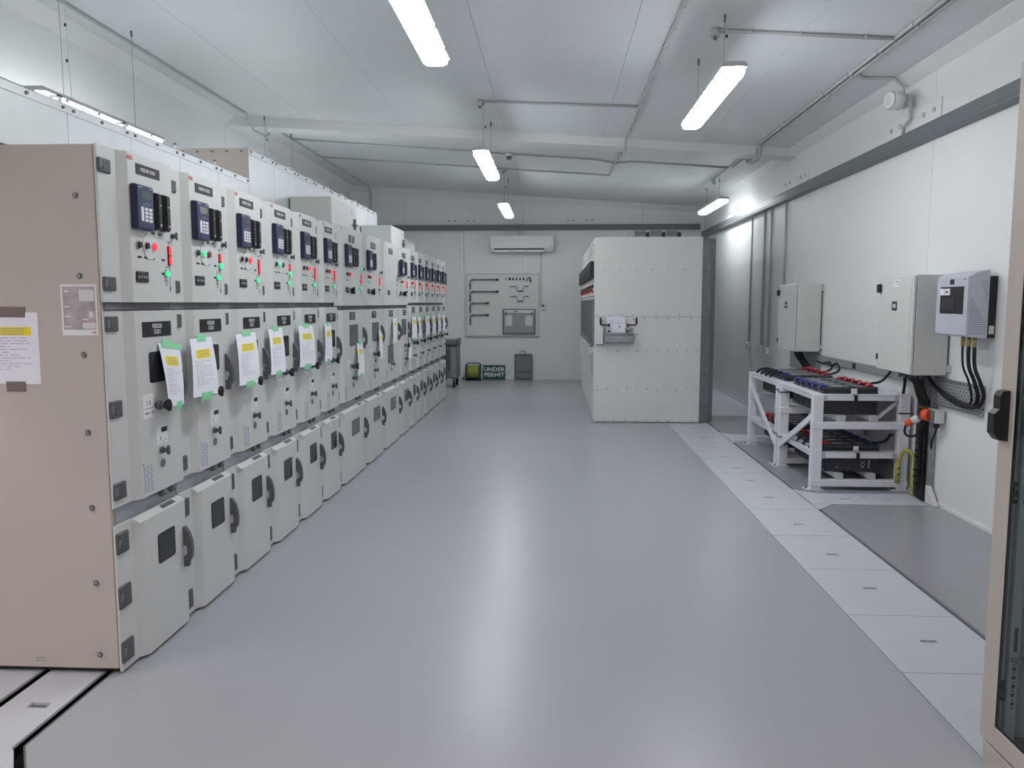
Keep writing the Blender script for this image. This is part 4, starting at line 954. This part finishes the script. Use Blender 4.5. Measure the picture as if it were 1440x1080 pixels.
# ------------------------------------------------ wall cabinets, right wall
def wallcab(y0, y1, z0, z1, x0, label, sym):
    t = thing('wall_cabinet', label, 'cabinet', ((x0 + XR) / 2, (y0 + y1) / 2, z0), 'grey wall cabinets')
    part('casing', MB().box(x0 + .024, XR - .018, y0, y1, z0, z1, 'ral', .003), t)
    part('mounting_tab', MB().box(XR - .018, XR - .001, y0 - .035, y0 + .04, z0 + .03, z0 + .075, 'ral').box(XR - .018, XR - .001, y0 - .035, y0 + .04, z1 - .075, z1 - .03, 'ral')
         .box(XR - .02, XR - .001, y0 + .04, y1 - .04, z0 + .01, z1 - .01, 'dgrey'), t)
    dr = part('door', MB().box(x0, x0 + .020, y0 + .004, y1 - .003, z0 + .004, z1 - .004, 'ral', .004), t)
    part('dark_door_seam', MB().box(x0 + .019, x0 + .025, y0 + .010, y1 - .010, z0 + .010, z1 - .010, 'black'), t)
    part('hinge', MB().box(x0 - .003, x0 + .02, y0 + .001, y0 + .055, z1 - .085, z1 - .004, 'ral', .002), dr)
    part('hinge', MB().box(x0 - .003, x0 + .02, y0 + .001, y0 + .055, z0 + .004, z0 + .085, 'ral', .002), dr)
    part('hinge_line', MB().box(x0 - .0008, x0, y0 + .046, y0 + .0485, z0 + .09, z1 - .09, 'mgrey'), dr)
    part('latch', MB().box(x0 - .028, x0, y1 - .055, y1 - .005, z1 - .125, z1 - .055, 'black', .008), dr)
    part('latch', MB().box(x0 - .010, x0, y1 - .030, y1 - .006, z0 + .08, z0 + .125, 'black', .003), dr)
    part('label_sheet', MB().box(x0 - .001, x0, y1 - .37, y1 - .28, z1 - .085, z1 - .025, 'white').box(x0 - .0015, x0 - .001, y1 - .35, y1 - .30, z1 - .05, z1 - .04, 'inkb').box(x0 - .0015, x0 - .001, y1 - .36, y1 - .34, z1 - .075, z1 - .06, 'inkb'), dr)
    pl_ = MB().box(x0 - .002, x0, y1 - .345, y1 - .255, z1 - .265, z1 - .195, 'plate'); pl_.box(x0 - .0026, x0 - .002, y1 - .325, y1 - .303, z1 - .245, z1 - .215, 'offw').box(x0 - .0026, x0 - .002, y1 - .297, y1 - .275, z1 - .245, z1 - .215, 'offw')
    part('symbol_plate', pl_, dr)
    return t
wallcab(6.03, 6.66, .995, 1.737, 2.64, 'large grey wall cabinet on right wall, nearest camera beside charger', 'A')
wallcab(8.86, 9.50, 1.00, 1.737, 2.62, 'grey wall cabinet on right wall above the far battery rack', 'B')
# charger with perforated side
t = thing('battery_charger', 'silver grey charger with recessed black display on right wall', 'charger', (2.82, 5.65, 1.30))
xf, ya, yb_, za, zb_ = 2.725, 5.43, 5.86, 1.305, 1.712
part('casing', MB().prism([(xf, za + .012), (xf + .012, za), (2.862, za - .01), (2.862, zb_ + .035), (xf + .05, zb_ + .018), (xf, zb_ - .01)], 1, ya + .004, yb_, 'bluegrey'), t)
part('perforated_side', MB().prism([(xf + .004, za + .012), (xf + .014, za + .002), (2.860, za - .008), (2.860, zb_ + .033), (xf + .05, zb_ + .016), (xf + .004, zb_ - .012)], 1, ya, ya + .004, 'bluegrey'), t)
mb = MB(); rn = random.Random(2)
for i in range(11):
    for j in range(26):
        x = xf + .016 + i * .0115 + (j % 2) * .0057; z = za + .022 + j * .0150
        d = (x - xf) / .135; zz = (z - za) / .40
        if x > 2.852: continue
        if zz < .78 - d * .62 or (zz > 1.45 - d * 1.0 and zz < .95): mb.cyl((x, ya, z), (x, ya - .0006, z), .0033, 'black', n=5)
part('vent_hole', mb, t, kind='stuff')
part('rear_heatsink', MB().box(2.864, XR - .002, ya + .012, yb_ - .01, za - .008, zb_ - .005, 'black', .003).box(2.875, 2.908, ya + .008, ya + .012, za + .02, za + .075, 'offw'), t)
dp = part('display_recess', MB().box(xf - .0015, xf + .0, ya + .055, yb_ - .055, 1.456, 1.640, 'black'), t)
part('screen', MB().box(xf - .004, xf - .0012, ya + .17, yb_ - .085, 1.475, 1.560, 'win', .001), dp)
part('breaker', MB().box(xf - .012, xf - .001, yb_ - .13, yb_ - .065, 1.582, 1.628, 'white', .002).box(xf - .012, xf - .001, yb_ - .20, yb_ - .14, 1.582, 1.628, 'white', .002).box(xf - .014, xf - .012, yb_ - .18, yb_ - .155, 1.598, 1.612, 'black'), dp)
part('logo_badge', MB().box(xf - .001, xf + .0, 5.62, 5.68, 1.655, 1.69, 'plate'), t)
part('brand_print', MB().box(xf - .001, xf, 5.46, 5.50, 1.684, 1.69, 'mgrey'), t)
for i, y in enumerate((5.46, 5.535, 5.615)):
    part('gland', MB().cyl((2.80, y, 1.235), (2.80, y, 1.30), .012, 'brass', n=10), t)

# perforated trays and upright channel on the wall
def solo_t(name, label, cat, boxes, m='perf', grp=None):
    mb = MB()
    for b in boxes: mb.box(*b, m, .001)
    return mb
t = thing('cable_tray', 'perforated steel cable tray on right wall below charger', 'tray', (XR - .02, 5.87, .77))
part('tray_base', MB().box(XR - .012, XR - .004, 5.515, 6.17, .770, .965, 'perf'), t)
part('tray_lip', MB().box(XR - .035, XR - .004, 5.515, 6.17, .765, .770, 'galv').box(XR - .035, XR - .004, 5.515, 6.17, .965, .970, 'galv'), t)
t = thing('cable_tray', 'narrow perforated steel strip between the two wall cabinets', 'tray', (XR - .02, 7.7, .89))
part('tray_base', MB().box(XR - .050, XR - .044, 6.52, 8.80, .900, .958, 'perf'), t)
part('tray_lip', MB().box(XR - .05, XR - .004, 6.52, 8.80, .958, .962, 'galv').box(XR - .05, XR - .004, 6.52, 8.80, .896, .900, 'galv').box(XR - .053, XR - .05, 7.72, 7.80, .905, .955, 'black'), t)
t = thing('cable_tray', 'perforated steel cable tray under the far wall cabinet', 'tray', (XR - .02, 9.4, .76))
part('tray_base', MB().box(XR - .012, XR - .004, 8.85, 9.965, .765, .975, 'perf'), t)
part('tray_lip', MB().box(XR - .04, XR - .004, 8.85, 9.965, .762, .766, 'galv'), t)
t = thing('cable_channel', 'upright perforated steel channel carrying black cables to the floor', 'channel', (XR - .03, 6.33, 0))
part('channel_base', MB().box(XR - .012, XR - .004, 6.18, 6.39, .01, .99, 'perf'), t)
for y in (6.165, 6.385): part('channel_flange', MB().box(XR - .055, XR - .004, y, y + .012, .01, .99, 'galv'), t)
part('foot_cover', MB().prism([(6.03, .004), (6.17, .004), (6.17, .14)], 0, XR - .06, XR - .02, 'offw'), t)
def cable(pts, r, label, m='rubber', cat='cable', grp='black cables of the wall cabinets', m2=None, glands=(), gm='brass'):
    t = thing('cable', label, cat, pts[0], grp); part('sheath', MB().tube(pts, r, m, n=8, m2=m2), t)
    for a, b in glands: part('gland', MB().cyl(a, b, r * 1.15, gm, n=8), t)
    return t
cx_ = XR - .04
for i, y in enumerate((6.205, 6.238, 6.271, 6.304, 6.337)):
    cable([(2.79 - .02 * i, y - .02 + .01 * i, .995), (2.80, y, .93), (2.84, y, .82), (cx_, y, .70), (cx_ - (.012 if i % 2 else 0), y, .40), (cx_ - (.012 if i % 2 else 0), y, .18), (cx_ - .02, y - .02, .01)], .0145, 'black cable running down the wall channel, %s from the camera' % ['first', 'second', 'third', 'fourth', 'fifth'][i], glands=(((2.79 - .02 * i, y - .02 + .01 * i, .955), (2.79 - .02 * i, y - .02 + .01 * i, .994)),), gm='dgrey')
t = thing('cable_ties', 'short cut cable ties along the upright cable channel', 'ties', (cx_, 6.33, .2))
mb = MB(); rn = random.Random(5)
for j in range(11):
    z = .12 + j * .052
    mb.box(cx_ - .034, cx_ - .028, 6.19, 6.355, z, z + .005, 'black'); mb.box(cx_ - .045, cx_ - .03, 6.20 + rn.random() * .14, 6.21 + rn.random() * .14, z - .005, z + .008, 'black')
part('tie_strap', mb, t, kind='stuff')
for i, (y, zl_) in enumerate(((5.46, .84), (5.535, .82), (5.615, .87))):
    cable([(2.80, y, 1.235), (2.81, y, 1.10), (2.85, y - .01, .99), (2.885, y + .01, .90 - .02 * i), (2.885, y + .10, .82 - .01 * i), (2.885, y + .35, .83), (2.875, 6.12, .90), (2.84, 6.20, .99)][:8], .013 if i < 2 else .008,
          'black cable sweeping from charger across tray to the cabinet, %s one' % ['nearest', 'middle', 'inner thin'][i])
cable([(2.84, 6.85, .93 + .065), (2.845, 6.9, .93), (2.80, 6.95, .86), (2.72, 6.93, .845), (2.66, 6.85, .84)], .011, 'black cable from cabinet looping to nearest top battery')
cable([(2.84, 6.60, .995), (2.86, 6.62, .90), (2.87, 6.66, .80), (2.87, 6.70, .60)], .012, 'black cable dropping behind the right rear post of near rack')
for i, yy_ in enumerate((8.42, 8.20)):
    cable([(2.87, yy_ + .40, .90), (2.87, yy_ + .18, .885), (2.87, yy_ + .02, .92), (2.86, yy_ - .08, .86), (2.80, yy_ - .02, .815), (2.70, yy_ + .10, .80)], .010, 'black looped cable at tray below far wall cabinet, %s loop' % ['farther', 'nearer'][i])
for i, y in enumerate((9.30, 9.20, 9.12, 9.05)):
    cable([(2.77, y, 1.0), (2.78, y, .94), (2.84, y + .02, .86), (2.86, y - .04, .79), (2.80, y - .15, .74), (2.78, y - .2, .70)], .013, 'black cable below far wall cabinet, %s from the camera' % ['fourth', 'third', 'second', 'first'][i])
t = thing('earth_cable', 'yellow green earth cable arching from rack post to floor', 'cable', (2.83, 6.50, 0))
part('sheath', MB().tube([(2.80, 6.535, .09), (2.80, 6.530, .22), (2.815, 6.50, .32), (2.845, 6.47, .352), (2.878, 6.435, .30), (2.868, 6.41, .18), (2.866, 6.405, .06), (2.866, 6.405, .005)], .0155, 'gy', n=9, m2='gyg'), t)
part('sleeve', MB().cyl((2.80, 6.533, .07), (2.80, 6.532, .24), .019, 'gy', n=10).box(2.788, 2.812, 6.512, 6.516, .14, .15, 'inkd').box(2.788, 2.812, 6.512, 6.516, .19, .20, 'inkd'), t)
# socket and orange plug
t = thing('wall_socket', 'beige socket box with orange round inlet beside cable channel', 'socket', (2.87, 6.08, .63))
part('socket_box', MB().box(2.835, 2.905, 6.02, 6.155, .635, .735, 'offw', .006), t)
part('orange_inlet', MB().cyl((2.836, 6.10, .688), (2.812, 6.15, .688), .044, 'orange', n=18), t)
part('flange', MB().box(2.828, 2.836, 6.03, 6.15, .640, .732, 'mgrey', .002), t)
part('bracket', MB().box(2.79, 2.90, 6.155, 6.25, .737, .740, 'brass'), t)
part('gland', MB().cyl((2.87, 6.07, .60), (2.87, 6.07, .636), .020, 'black', n=10), t)
part('lead', MB().tube([(2.87, 6.07, .60), (2.87, 6.08, .56), (2.88, 6.14, .50), (2.885, 6.17, .42)], .008, 'rubber', n=6), t)
t = thing('power_plug', 'orange and white plug hanging on a black lead', 'plug', (2.77, 6.22, .60))
part('plug_body', MB().cyl((2.772, 6.24, .625), (2.735, 6.27, .598), .030, 'orange', r1=.026, n=14), t)
part('plug_front', MB().cyl((2.805, 6.21, .655), (2.772, 6.24, .625), .028, 'offw', r1=.032, n=14), t)
part('lead', MB().tube([(2.737, 6.268, .600), (2.725, 6.27, .54), (2.745, 6.26, .505), (2.80, 6.25, .51), (2.83, 6.22, .56), (2.84, 6.20, .62)], .009, 'rubber', n=7), t)

# ------------------------------------------------ battery racks
def battery(mb): pass
BATL, BATW, BATH = .44, .158, .225
def make_battery(loc, label, left_blue, grp):
    """front at low x; covers: blue on one end, red on the other"""
    t = thing('battery', label, 'battery', loc, grp)
    def case(mb):
        mb.box(0, BATL, 0, BATW, 0, BATH - .03, 'battery', .005)
        for i in range(5):
            mb.box(-.003, 0, .012 + i * .028, .028 + i * .028, .02, BATH - .055, 'battery', .001)
    cpart('case', 'bat_case', case, t)
    cpart('lid', 'bat_lid', lambda mb: mb.box(-.002, BATL + .002, -.0, BATW, BATH - .030, BATH, 'batlid', .006).box(.07, BATL - .07, .03, .128, BATH, BATH + .002, 'battery', .001), t)
    cpart('label_sticker', 'bat_stick', lambda mb: mb.box(.09, .30, .045, .115, BATH + .002, BATH + .0025, 'mgrey').box(.075, .16, .035, .075, BATH + .0025, BATH + .003, 'offw').box(.18, .33, .050, .065, BATH + .0025, BATH + .003, 'offw'), t)
    cpart('end_label', 'bat_end', lambda mb: mb.box(-.0035, -.003, .04, .12, BATH - .075, BATH - .045, 'mgrey'), t)
    cl_, cr_ = ('bluepl', 'redpl') if left_blue else ('redpl', 'bluepl')
    cpart('terminal_cover', 'tc' + cl_, lambda mb: mb.box(-.010, .055, .035, .085, BATH - .005, BATH + .012, cl_, .005).box(-.016, -.003, .045, .075, BATH - .03, BATH + .008, cl_, .004), t)
    cpart('terminal_cover', 'tcr' + cr_, lambda mb: mb.box(BATL - .075, BATL - .02, .04, .085, BATH - .005, BATH + .012, cr_, .005), t)
    return t
def rack(y0, y1, label, brace):
    xa, xb = 2.115, 2.885; p = .082; h = .79
    t = thing('battery_rack', label, 'rack', ((xa + xb) / 2, (y0 + y1) / 2, 0), 'white battery racks')
    for x in (xa, xb - p):
        for y in (y0, y1 - .07):
            pt = part('post', MB().box(x, x + p, y, y + .07, .008, h if x == xa else h, 'rackw', .004), t)
            part('foot_plate', MB().box(x - .045, x + p + .02, y - .01, y + .08, 0, .008, 'rackw', .002).cyl((x - .028, y + .03, .008), (x - .028, y + .03, .02), .010, 'mgrey', n=6), pt)
    for y in (y0 + .004, y1 - .066):
        part('cross_rail', MB().box(xa - .004, xb + .004, y - .010, y + .056, .030, .086, 'rackw', .004), t)
        part('cross_rail', MB().box(xa - .004, xb + .004, y - .010, y + .056, .506, .564, 'rackw', .004), t)
        part('retaining_rail', MB().box(xa + p + .03, xb - p - .035, y + .01, y + .04, .738, .782, 'rackw', .003), t)
        part('retaining_rail', MB().box(xa + p + .03, xb - p - .035, y + .01, y + .04, .263, .308, 'rackw', .003), t)
        for x in (xa + p, xb - p - .037):
            for z in (.738, .263): part('rail_end', MB().box(x - .002, x + .036, y + .008, y + .042, z - .002, z + .046, 'pvc', .003), t)
    for x in (2.325, 2.585):
        for z in (.087, .565): part('beam_cap', MB().box(x - .002, x + .057, y0 + .020, y0 + .027, z - .001, z + .051, 'pvc', .002), t)
        for z in (.086, .564): part('support_beam', MB().box(x, x + .055, y0 + .025, y1 - .07, z + .001, z + .050, 'rackw', .003), t)
    for z in (.738, .263):
        part('side_rail', MB().box(xa + .02, xa + .055, y0 + .06, y1 - .06, z, z + .045, 'rackw', .003), t)
        part('side_rail', MB().box(xb - .055, xb - .02, y0 + .06, y1 - .06, z, z + .045, 'rackw', .003), t)
    for z in (.783, .308):
        part('support_angle', MB().box(xa + .004, 2.222, y0 + .04, y1 - .04, z, z + .004, 'rackw').box(2.655 if z > .5 else 2.69, xb - .004, y0 + .04, y1 - .04, z, z + .004, 'rackw')
             .box(xa + .004, xb - .004, y0 + .012, y0 + .078, z + .0002, z + .0042, 'rackw'), t)
    za_, zb_ = .12, .57
    (ya_, yb2) = (y0 + .05, y1 - .05)
    if brace > 0: pa, pb = (xa + .01, ya_, .60), (xa + .01, yb2, .20)
    else: pa, pb = (xa + .01, ya_, .20), (xa + .01, yb2, .68)
    d = Vector(pb) - Vector(pa); n = Vector((0, -d.z, d.y)).normalized() * .024
    A, B = Vector(pa), Vector(pb)
    part('diagonal_brace', MB().prism([((A + n).y, (A + n).z), ((A - n).y, (A - n).z), ((B - n).y, (B - n).z), ((B + n).y, (B + n).z)], 0, xa - .006, xa + .012, 'rackw'), t)
    part('diagonal_brace', MB().prism([(xb - p - .19, .56), (xb - p - .15, .56), (xb - p + .01, .70), (xb - p + .01, .74)], 1, y0 + .085, y0 + .10, 'rackw'), t)
    return t
rkA = rack(6.55, 7.56, 'white steel battery rack nearest camera below large wall cabinet', 1)
rkB = rack(7.60, 8.72, 'white steel battery rack farther away, below far wall cabinet', -1)
part('tie_strap', MB().box(2.79, 2.905, 6.544, 6.549, .635, .642, 'black').box(2.79, 2.905, 6.54, 6.549, .635, .645, 'black'), rkA)
nb = ['first', 'second', 'third', 'fourth', 'fifth']
for tier, z0 in ((1, .618), (0, .140)):
    for r_, (ys0, n, rn_) in enumerate(((6.63, 5, 'near'), (7.70, 5, 'far'))):
        for i in range(n):
            y = ys0 + i * .166
            make_battery((2.215 if tier else 2.245, y, z0), 'black block battery, %s tier of the %s rack, %s from the camera' % ('upper' if tier else 'lower', rn_, nb[i]), bool(tier), 'black block batteries on the racks')
# the front battery of each tier carries a strap and print on its end face
t = thing('battery_strap', 'black strap with buckle across the nearest top battery', 'strap', (2.45, 6.62, .63))
part('webbing', MB().box(2.435, 2.462, 6.60, 6.605, .735, .846, 'black').box(2.435, 2.462, 6.60, 7.45, .846, .850, 'black').box(2.435, 2.462, 6.545, 6.605, .783, .787, 'black').box(2.435, 2.462, 6.54, 6.545, .72, .787, 'black'), t)
part('buckle', MB().box(2.425, 2.475, 6.592, 6.60, .79, .835, 'offw', .004), t)
t = thing('battery_strap', 'black strap with buckle across the nearest lower battery', 'strap', (2.48, 6.62, .15))
part('webbing', MB().box(2.470, 2.497, 6.60, 6.605, .26, .369, 'black').box(2.470, 2.497, 6.60, 7.45, .369, .373, 'black').box(2.470, 2.497, 6.54, 6.545, .235, .312, 'black').box(2.470, 2.497, 6.54, 6.605, .308, .312, 'black'), t)
part('buckle', MB().box(2.462, 2.506, 6.592, 6.60, .318, .36, 'offw', .004), t)
t = thing('battery_end_print', 'white printed recycling marks on nearest lower battery face', 'label', (2.50, 6.627, .17))
part('printed_label', MB().box(2.33, 2.47, 6.6285, 6.629, .17, .24, 'battery'), t)
mb = MB()
for a, b, c, d in ((2.335, 2.46, .172, .174), (2.335, 2.39, .205, .208), (2.335, 2.36, .178, .186)): mb.box(a, b, 6.6275, 6.628, c, d, 'mgrey')
for a, b in ((2.53, 2.58),):
    mb.prism([(a, .235), (a + .004, .235), (b, .195), (b - .004, .195)], 1, 6.6275, 6.628, 'offw'); mb.prism([(b - .004, .235), (b, .235), (a + .004, .195), (a, .195)], 1, 6.6275, 6.628, 'offw')
for j in range(4): mb.box(2.60, 2.612, 6.6275, 6.628, .175 + j * .017, .184 + j * .017, 'offw')
mb.text('Pb', .024, (2.555, 6.628, .18), (1, 0, 0), (0, 0, 1), 'offw')
part('print', mb, t)
# inter-battery leads on the aisle side
rn = random.Random(11)
def lead(pts, r, label, grp, m='rubber', boots=None):
    t = thing('battery_lead', label, 'cable', pts[0], grp); part('sheath', MB().tube(pts, r, m, n=7), t)
    if boots:
        for a in (pts[0], pts[-1]): part('boot', MB().box(a[0] - .016, a[0] + .024, a[1] - .014, a[1] + .014, a[2] - .010, a[2] + .010, boots, .004), t)
for i in range(4):
    y = 7.74 + i * .166
    lead([(2.22, y, .855), (2.15, y + .01, .868), (2.10, y + .05, .840), (2.11, y + .12, .81), (2.16, y + .16, .838), (2.22, y + .166, .855)], .0075, 'black link lead with blue boots on far rack upper tier, %s from camera' % nb[i], 'blue booted link leads, far rack', boots='bluepl')
for i in range(4):
    y = 6.68 + i * .166
    lead([(2.22, y, .850), (2.20, y + .04, .860), (2.20, y + .12, .860), (2.22, y + .166, .850)], .0075, 'blue link lead on near rack upper tier, %s from camera' % nb[i], 'blue link leads, near rack', m='bluepl', boots='bluepl')
for i in range(4):
    y = 6.68 + i * .166
    lead([(2.60, y, .852), (2.62, y + .05, .864), (2.62, y + .11, .864), (2.60, y + .166, .852)], .0075, 'red link lead on near rack upper tier, %s from camera' % nb[i], 'red link leads, near rack', m='redpl', boots='redpl')
    y = 7.75 + i * .166
    lead([(2.60, y, .852), (2.63, y + .05, .868), (2.63, y + .11, .868), (2.60, y + .166, .852)], .0075, 'red link lead on far rack upper tier, %s from camera' % nb[i], 'red link leads, far rack', m='redpl', boots='redpl')
    y = 6.68 + i * .166
    lead([(2.25, y, .378), (2.20, y + .01, .385), (2.16, y + .05, .34), (2.17, y + .12, .31), (2.21, y + .155, .36), (2.25, y + .166, .378)], .0085, 'black link lead with red boots, near rack lower tier, %s from camera' % nb[i], 'red booted link leads, near rack', boots='redpl')
    y = 7.75 + i * .166
    lead([(2.25, y, .378), (2.22, y + .04, .395), (2.22, y + .12, .395), (2.25, y + .166, .378)], .010, 'red link lead on far rack lower tier, %s from camera' % nb[i], 'red link leads, far rack lower', m='redpl', boots='redpl')
lead([(2.63, 6.68, .375), (2.70, 6.66, .38), (2.76, 6.68, .40), (2.82, 6.75, .43)], .011, 'yellow green and blue lead at the right of the nearest lower battery', 'lower right lead', boots='bluepl')
lead([(2.17, 7.55, .48), (2.155, 7.50, .30), (2.15, 7.47, .22), (2.18, 7.40, .25), (2.22, 7.36, .34)], .009, 'black cable hanging between the racks on the aisle side', 'hanging rack cable')
t = thing('cable_ties', 'black cable ties around the middle rack posts', 'ties', (2.15, 7.6, .3))
mb = MB()
for z in (.70, .28): mb.box(2.108, 2.205, 7.485, 7.565, z, z + .008, 'black'); mb.box(2.108, 2.205, 7.595, 7.675, z + .012, z + .020, 'black')
part('tie_strap', mb, t)

# ------------------------------------------------ glazed cabinet, right foreground
GX, GY, G0 = 1.40, 2.56, 1.70
t = thing('glazed_cabinet', 'beige cabinet with tall glass door at right edge', 'cabinet', (1.75, 2.1, 0))
part('plinth', MB().box(GX + .012, 2.10, G0, GY - .002, 0, .108, 'beige', .003), t)
part('casing', MB().box(GX + .03, 2.10, GY - .012, GY - .0, .11, 2.25, 'beige').box(2.09, 2.10, G0, GY - .012, .11, 2.25, 'beige').box(GX + .03, 2.10, G0, GY, 2.235, 2.25, 'beige').box(GX + .03, 2.10, G0, G0 + .012, .11, 2.25, 'beige').box(GX + .03, 2.10, G0, GY, .11, .122, 'dgrey'), t)
for y in (2.42, 1.85): part('bolt', MB().cyl((GX + .012, y, .055), (GX + .004, y, .055), .010, 'steel', n=8), t)
fr = part('door_frame', MB().box(GX, GX + .012, GY - .082, GY, .124, 2.252, 'beige', .004).box(GX, GX + .022, G0, G0 + .082, .124, 2.252, 'beige', .005).box(GX, GX + .012, G0 + .08, GY - .08, .124, .196, 'beige', .004).box(GX, GX + .022, G0 + .08, GY - .08, 2.18, 2.252, 'beige', .005), t)
part('seam_gasket', MB().box(GX + .002, GX + .011, GY - .0845, GY - .082, .196, 2.18, 'black').box(GX + .002, GX + .011, G0 + .082, GY - .082, .194, .1965, 'black'), fr)
part('glass_pane', MB().box(GX + .003, GX + .008, G0 + .080, GY - .080, .19, 2.185, 'glass'), fr)
part('door_handle', MB().prism([(GX, 1.105), (GX - .028, 1.108), (GX - .045, 1.13), (GX - .045, 1.19), (GX - .030, 1.205), (GX - .030, 1.245), (GX - .022, 1.26), (GX, 1.262)], 1, GY - .058, GY - .020, 'black'), fr)
part('frame_rail', MB().box(GX + .026, GX + .049, GY - .036, GY - .012, .13, 2.23, 'inner', .002).box(GX + .053, GX + .084, GY - .050, GY - .012, .13, 2.23, 'inner', .002), t)
part('inner_wall', MB().box(GX + .03, 2.088, GY - .016, GY - .012, .13, 2.23, 'inner'), t)
mb = MB()
for a, b in ((.24, .40), (.43, .50), (.90, 1.03), (1.45, 1.70)):
    n_ = 6
    for j in range(n_ * 2):
        z = a + (b - a) * j / (n_ * 2 - 1); s2 = .0055 if j % 2 else .0028
        mb.box(GX + .0685 - s2, GX + .0685 + s2, GY - .0508, GY - .050, z - s2, z + s2, 'black')
part('rail_holes', mb, t, kind='stuff')
for z in (.295, .94, 1.50, 1.95):
    part('hinge_block', MB().box(GX + .028, GX + .050, GY - .046, GY - .036, z - .034, z + .034, 'black', .003).cyl((GX + .040, GY - .046, z - .016), (GX + .040, GY - .049, z - .016), .005, 'steel', n=8).cyl((GX + .040, GY - .046, z + .016), (GX + .040, GY - .049, z + .016), .005, 'steel', n=8), t)
    part('bracket', MB().box(GX + .055, GX + .115, GY - .062, GY - .050, z + .10, z + .115, 'galv', .002).cyl((GX + .076, GY - .062, z + .107), (GX + .076, GY - .068, z + .107), .006, 'steel', n=8), t)
for j, z in enumerate((.30, .42, .55, .85, 1.0, 1.3, 1.6, 1.9)):
    part('bolt', MB().cyl((GX + .100 + .02 * (j % 2), GY - .016, z), (GX + .100 + .02 * (j % 2), GY - .024, z), .007, 'steel', n=8), t)
